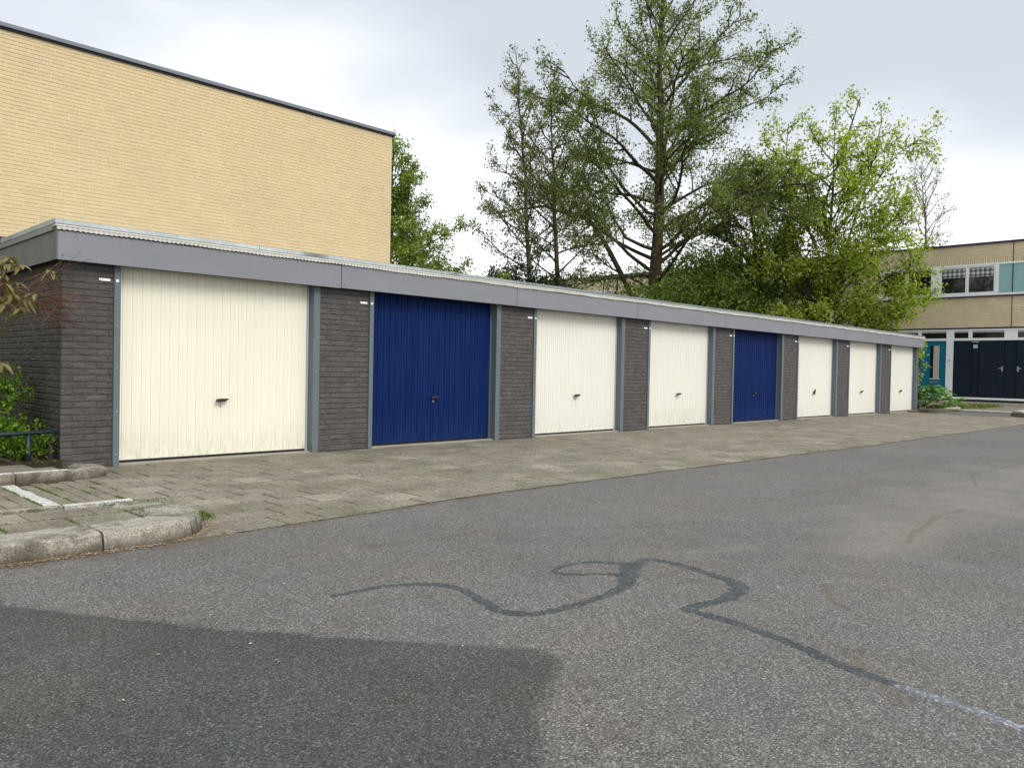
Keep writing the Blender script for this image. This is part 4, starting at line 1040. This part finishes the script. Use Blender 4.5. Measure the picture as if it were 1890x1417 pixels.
blob_shrub('creeping_bush', 'small leafed creeper along the low rail', 'shrub', (-.66, .12, .08), [(-.05, .0, .12, .22, .16, .14), (.14, .0, .2, .10, .12, .11), (-.4, 0, .1, .3, .15, .13), (-.15, .1, .25, .2, .12, .13)], 1700, .03, 'yew_leaf', 53, 8, up=.7)

# rhododendron branch with hanging leaves and bare reddish twigs, at left edge
rh = thing('rhododendron', 'rhododendron branch with drooping yellow brown leaves at the left edge', 'shrub', (-1.15, -.05, .09))
T = Tree(61); r = T.r
st = B(); bp_ = [Vector((-.3, .25, -.02)), Vector((-.25, .2, .5)), Vector((-.12, .1, .95)), Vector((.02, .02, 1.28)), Vector((.18, -.05, 1.45))]
st.tube(bp_, [.028, .024, .018, .012, .008], 7); st.build('stem', M['twig_bark'], rh, True)
br = B(); lv = []; 
tips = []
for i in range(34):
    p = bp_[r.choice((2, 3, 3, 4, 4))]; e_ = Vector((r.uniform(-.15, .40), r.uniform(-.35, .1), r.uniform(-.12, .36)))
    q = p+e_; m_ = (p+q)*.5+Vector((0, 0, .05)); br.tube([p, m_, q], [.007, .005, .004], 5, cap=False); tips.append(q)
br.build('branches', M['twig_bark'], rh, True)
def big_leaf(p, d, L, W_, r):
    """curled lance-shaped leaf, 12 faces"""
    d = d.normalized(); s = d.cross(Vector((r.gauss(0, .4), r.gauss(0, .4), 1))).normalized(); n = s.cross(d)
    V = []; F = []
    prof = [(0, .06), (.2, .6), (.45, 1), (.7, .85), (.9, .4), (1, .03)]
    for t_, w_ in prof:
        c = p+d*L*t_+Vector((0, 0, -.35*L*t_*t_))+n*0
        for k in (-1, 0, 1): q = c+s*(k*w_*W_/2)+n*(abs(k)*w_*W_*.22); V.append(tuple(q))
    for i in range(5):
        for k in range(2): a = 3*i+k; F.append([a, a+1, a+4, a+3])
    return V, F
for q in tips:
    for j in range(r.choice((5, 6, 7))):
        a = r.uniform(0, 6.28); d = Vector((math.cos(a), math.sin(a), r.uniform(-.9, .15)))
        V, F = big_leaf(q, d, r.uniform(.08, .13), r.uniform(.028, .042), r); mk('leaf', V, F, M['rhodo_leaf'], rh)
tw = thing('bare_twigs', 'bare reddish twigs spreading across the first dark brick pier', 'twigs', (-.95, -.12, 1.5))
tb = B()
for i in range(30):
    p = Vector((r.uniform(-.05, .22), r.uniform(-.05, .05), r.uniform(-.06, .12))); d = Vector((.8, -.12+r.gauss(0, .12), r.gauss(.12, .32))); L = r.uniform(.25, .80)
    pts = [p]
    for k in range(7):
        d = (d+Vector((r.gauss(0, .12), r.gauss(0, .05), r.gauss(0, .18)))).normalized(); pts.append(pts[-1]+d*L/7)
    tb.tube(pts, [.0042*(1-.75*k/7) for k in range(8)], 4, cap=False)
    for k in (2, 3, 4, 5):
        d2 = (d+Vector((r.gauss(0, .5), r.gauss(0, .15), r.gauss(0, .7)))).normalized(); tb.tube([pts[k], pts[k]+d2*L*.16, pts[k]+d2*L*.3+Vector((0, 0, r.gauss(0, .02)))], [.0024, .0019, .0012], 3, cap=False)
tb.build('twig_spray', M['twig_bark'], tw)

# hosta bed and grass at the far kerb
hb = thing('hosta_plant', 'leafy green hosta clump at the corner behind the last garage pier', 'plant', (24.6, .25, .04))
V = []; F = []; rr = random.Random(5)
for i in range(300):
    a = rr.uniform(0, 6.28); rad = rr.uniform(.0, 1.0); cx = math.cos(a)*rad*.9; cy = math.sin(a)*rad*.7-rr.choice((0, .5, .8))*.5
    hgt = .74*(1-rad*rad*.7)*rr.uniform(.5, 1)
    v_, f_ = big_leaf(Vector((cx, cy, hgt)), Vector((math.cos(a), math.sin(a), .3)), rr.uniform(.16, .26), rr.uniform(.10, .15), rr); n_ = len(V); V += v_; F += [[q+n_ for q in f] for f in f_]
o = mk('foliage', V, F, M['hosta_leaf'], hb); o['kind'] = 'stuff'
b = B()
for i in range(24):
    a = rr.uniform(0, 6.28); b.tube([(0, 0, 0), (math.cos(a)*.3, math.sin(a)*.3, .25), (math.cos(a)*.5, math.sin(a)*.5, .35)], [.012, .01, .006], 4, cap=False)
b.build('stalks', M['hosta_leaf'], hb)
blob_shrub('climbing_shrub', 'small leafy shrub in front of the teal door, beside the last pier', 'shrub', (25.3, .75, 0), [(0, 0, 1.5, .35, .35, .8), (.1, .1, 2.0, .4, .4, .4)], 1800, .08, 'maple_leaf', 57, 8)

def blades(name, label, spots, n, h, mat, seed, cat='grass'):
    r = random.Random(seed); V = []; F = []
    for i in range(n):
        cx, cy, cz, sx, sy = r.choice(spots); x = cx+r.gauss(0, sx); y = cy+r.gauss(0, sy); a = r.uniform(0, 6.28); hh = h*r.uniform(.4, 1.2); w_ = hh*.10+.0012
        lx, ly = math.cos(a)*hh*r.uniform(.2, .9), math.sin(a)*hh*r.uniform(.2, .9); b_ = a+1.57
        dx, dy = math.cos(b_)*w_, math.sin(b_)*w_; k = len(V)
        V += [(x-dx, y-dy, cz), (x+dx, y+dy, cz), (x+lx*.5+dx*.7, y+ly*.5+dy*.7, cz+hh*.7), (x+lx*.5-dx*.7, y+ly*.5-dy*.7, cz+hh*.7), (x+lx, y+ly, cz+hh*.85)]
        F += [[k, k+1, k+2, k+3], [k+3, k+2, k+4]]
    return tag(mk(name, V, F, M[mat]), label, cat, kind='stuff')
sp = []
for i in range(26): sp.append((-.45-.106*rng.randrange(0, 8)-.053, rng.uniform(-2.5, -.95), -.004, .004, .07))
sp += [(-1.0, -2.45, 0, .10, .05), (-.85, -2.55, 0, .10, .04), (-.62, -2.5, 0, .12, .06), (-.5, -2.35, 0, .06, .08)]
blades('weeds', 'weeds and moss growing in the joints of the parking bay', sp, 2600, .014, 'grass_blade', 3)
sp = [(-1.0, -3.41, .094, .12, .008), (-.88, -3.12, .096, .12, .05), (-.84, -2.95, .096, .08, .07), (-.80, -2.80, .096, .12, .03), (-1.5, -3.115, .094, .25, .006), (-2.0, -3.42, .094, .3, .006), (-1.3, -2.72, .094, .3, .01), (-1.66, -3.2, .092, .006, .1), (-1.31, -3.25, .092, .006, .08)]
blades('weeds', 'grass tufts between the slabs of the kerb island', sp, 1500, .012, 'grass_blade', 4)
sp = [(-.50, -3.10, 0, .035, .05), (-.47, -3.02, 0, .025, .03)]
blades('weed_tuft', 'green weed tuft at the nose of the rounded kerb', sp, 420, .032, 'grass_blade', 5)
sp = []
for i in range(60):
    j = rng.randrange(1, 12); x = rng.uniform(-.3, 7); sp.append((x, -.3*j, -.006, .05, .004))
sp += [(rng.uniform(-.2, 3.5), float(edge_y(1.0))+.03, .0, .12, .012) for _ in range(14)]
blades('joint_moss', 'moss and small weeds in the joints of the tiled apron', sp, 2400, .009, 'grass_blade', 6)
blades('verge_grass', 'strip of grass beside the hosta at the far kerb', [(26.8, -.2, .04, .7, .3), (28.3, -.5, .04, .7, .22), (25.3, -.1, .04, .3, .15)], 2600, .13, 'grass_blade', 7)

def litter(name, label, n, area, size, mat, seed, zf=lambda x, y: .014):
    r = random.Random(seed); V = []; F = []
    for i in range(n):
        x, y = area(r); a = r.uniform(0, 6.28); s_ = size*r.uniform(.4, 1.3); k = len(V); z = zf(x, y); w_ = r.uniform(.3, .7)
        for dx, dy, dz in ((-1, 0, .15), (0, -w_, .0), (1, 0, .2), (0, w_, .1)):
            V.append((x+(dx*math.cos(a)-dy*math.sin(a))*s_, y+(dx*math.sin(a)+dy*math.cos(a))*s_, z+dz*s_*.6))
        F.append([k, k+1, k+2, k+3])
    return tag(mk(name, V, F, M[mat]), label, 'litter', kind='stuff')
litter('petal_litter', 'tiny pale petals and leaf bits scattered over the road', 330, lambda r: (lambda x: (x, float(edge_y(x))-abs(r.gauss(0, 1.6))-.02))(r.uniform(-2.3, 7)), .006, 'petal_litter', 8)
litter('gutter_litter', 'brown leaf litter lying along the kerb', 1500, lambda r: (lambda x: (x, -3.735-abs(r.gauss(0, .035))))(r.uniform(-2.6, -1.0)), .007, 'dry_litter', 9)
litter('gutter_litter', 'brown litter gathered at the rounded kerb nose', 700, lambda r: (lambda a: (cx_+math.cos(a)*(.57+abs(r.gauss(0, .04))), cy_+math.sin(a)*(.57+abs(r.gauss(0, .04)))))(r.uniform(-1.3, .1)), .006, 'dry_litter', 10)
litter('paving_litter', 'small pale specks and seeds lying on the tiled apron', 260, lambda r: (r.uniform(-.4, 9), r.uniform(-3.5, -.1)), .006, 'petal_litter', 12, lambda x, y: .004)
litter('paving_litter', 'dirt and dry bits along the foot of the doors and piers', 1500, lambda r: (r.uniform(-.4, 20), -abs(r.gauss(0, .03))+.02), .007, 'dry_litter', 13, lambda x, y: .009)
litter('bed_litter', 'dead leaves on the soil under the yew bush', 700, lambda r: (r.uniform(-2.0, -.48), r.uniform(-.2, 1.0)), .014, 'dry_litter', 14, lambda x, y: .096)
for o in list(bpy.data.objects):
    if o.type == 'MESH' and o.name.startswith('terraced'): pass
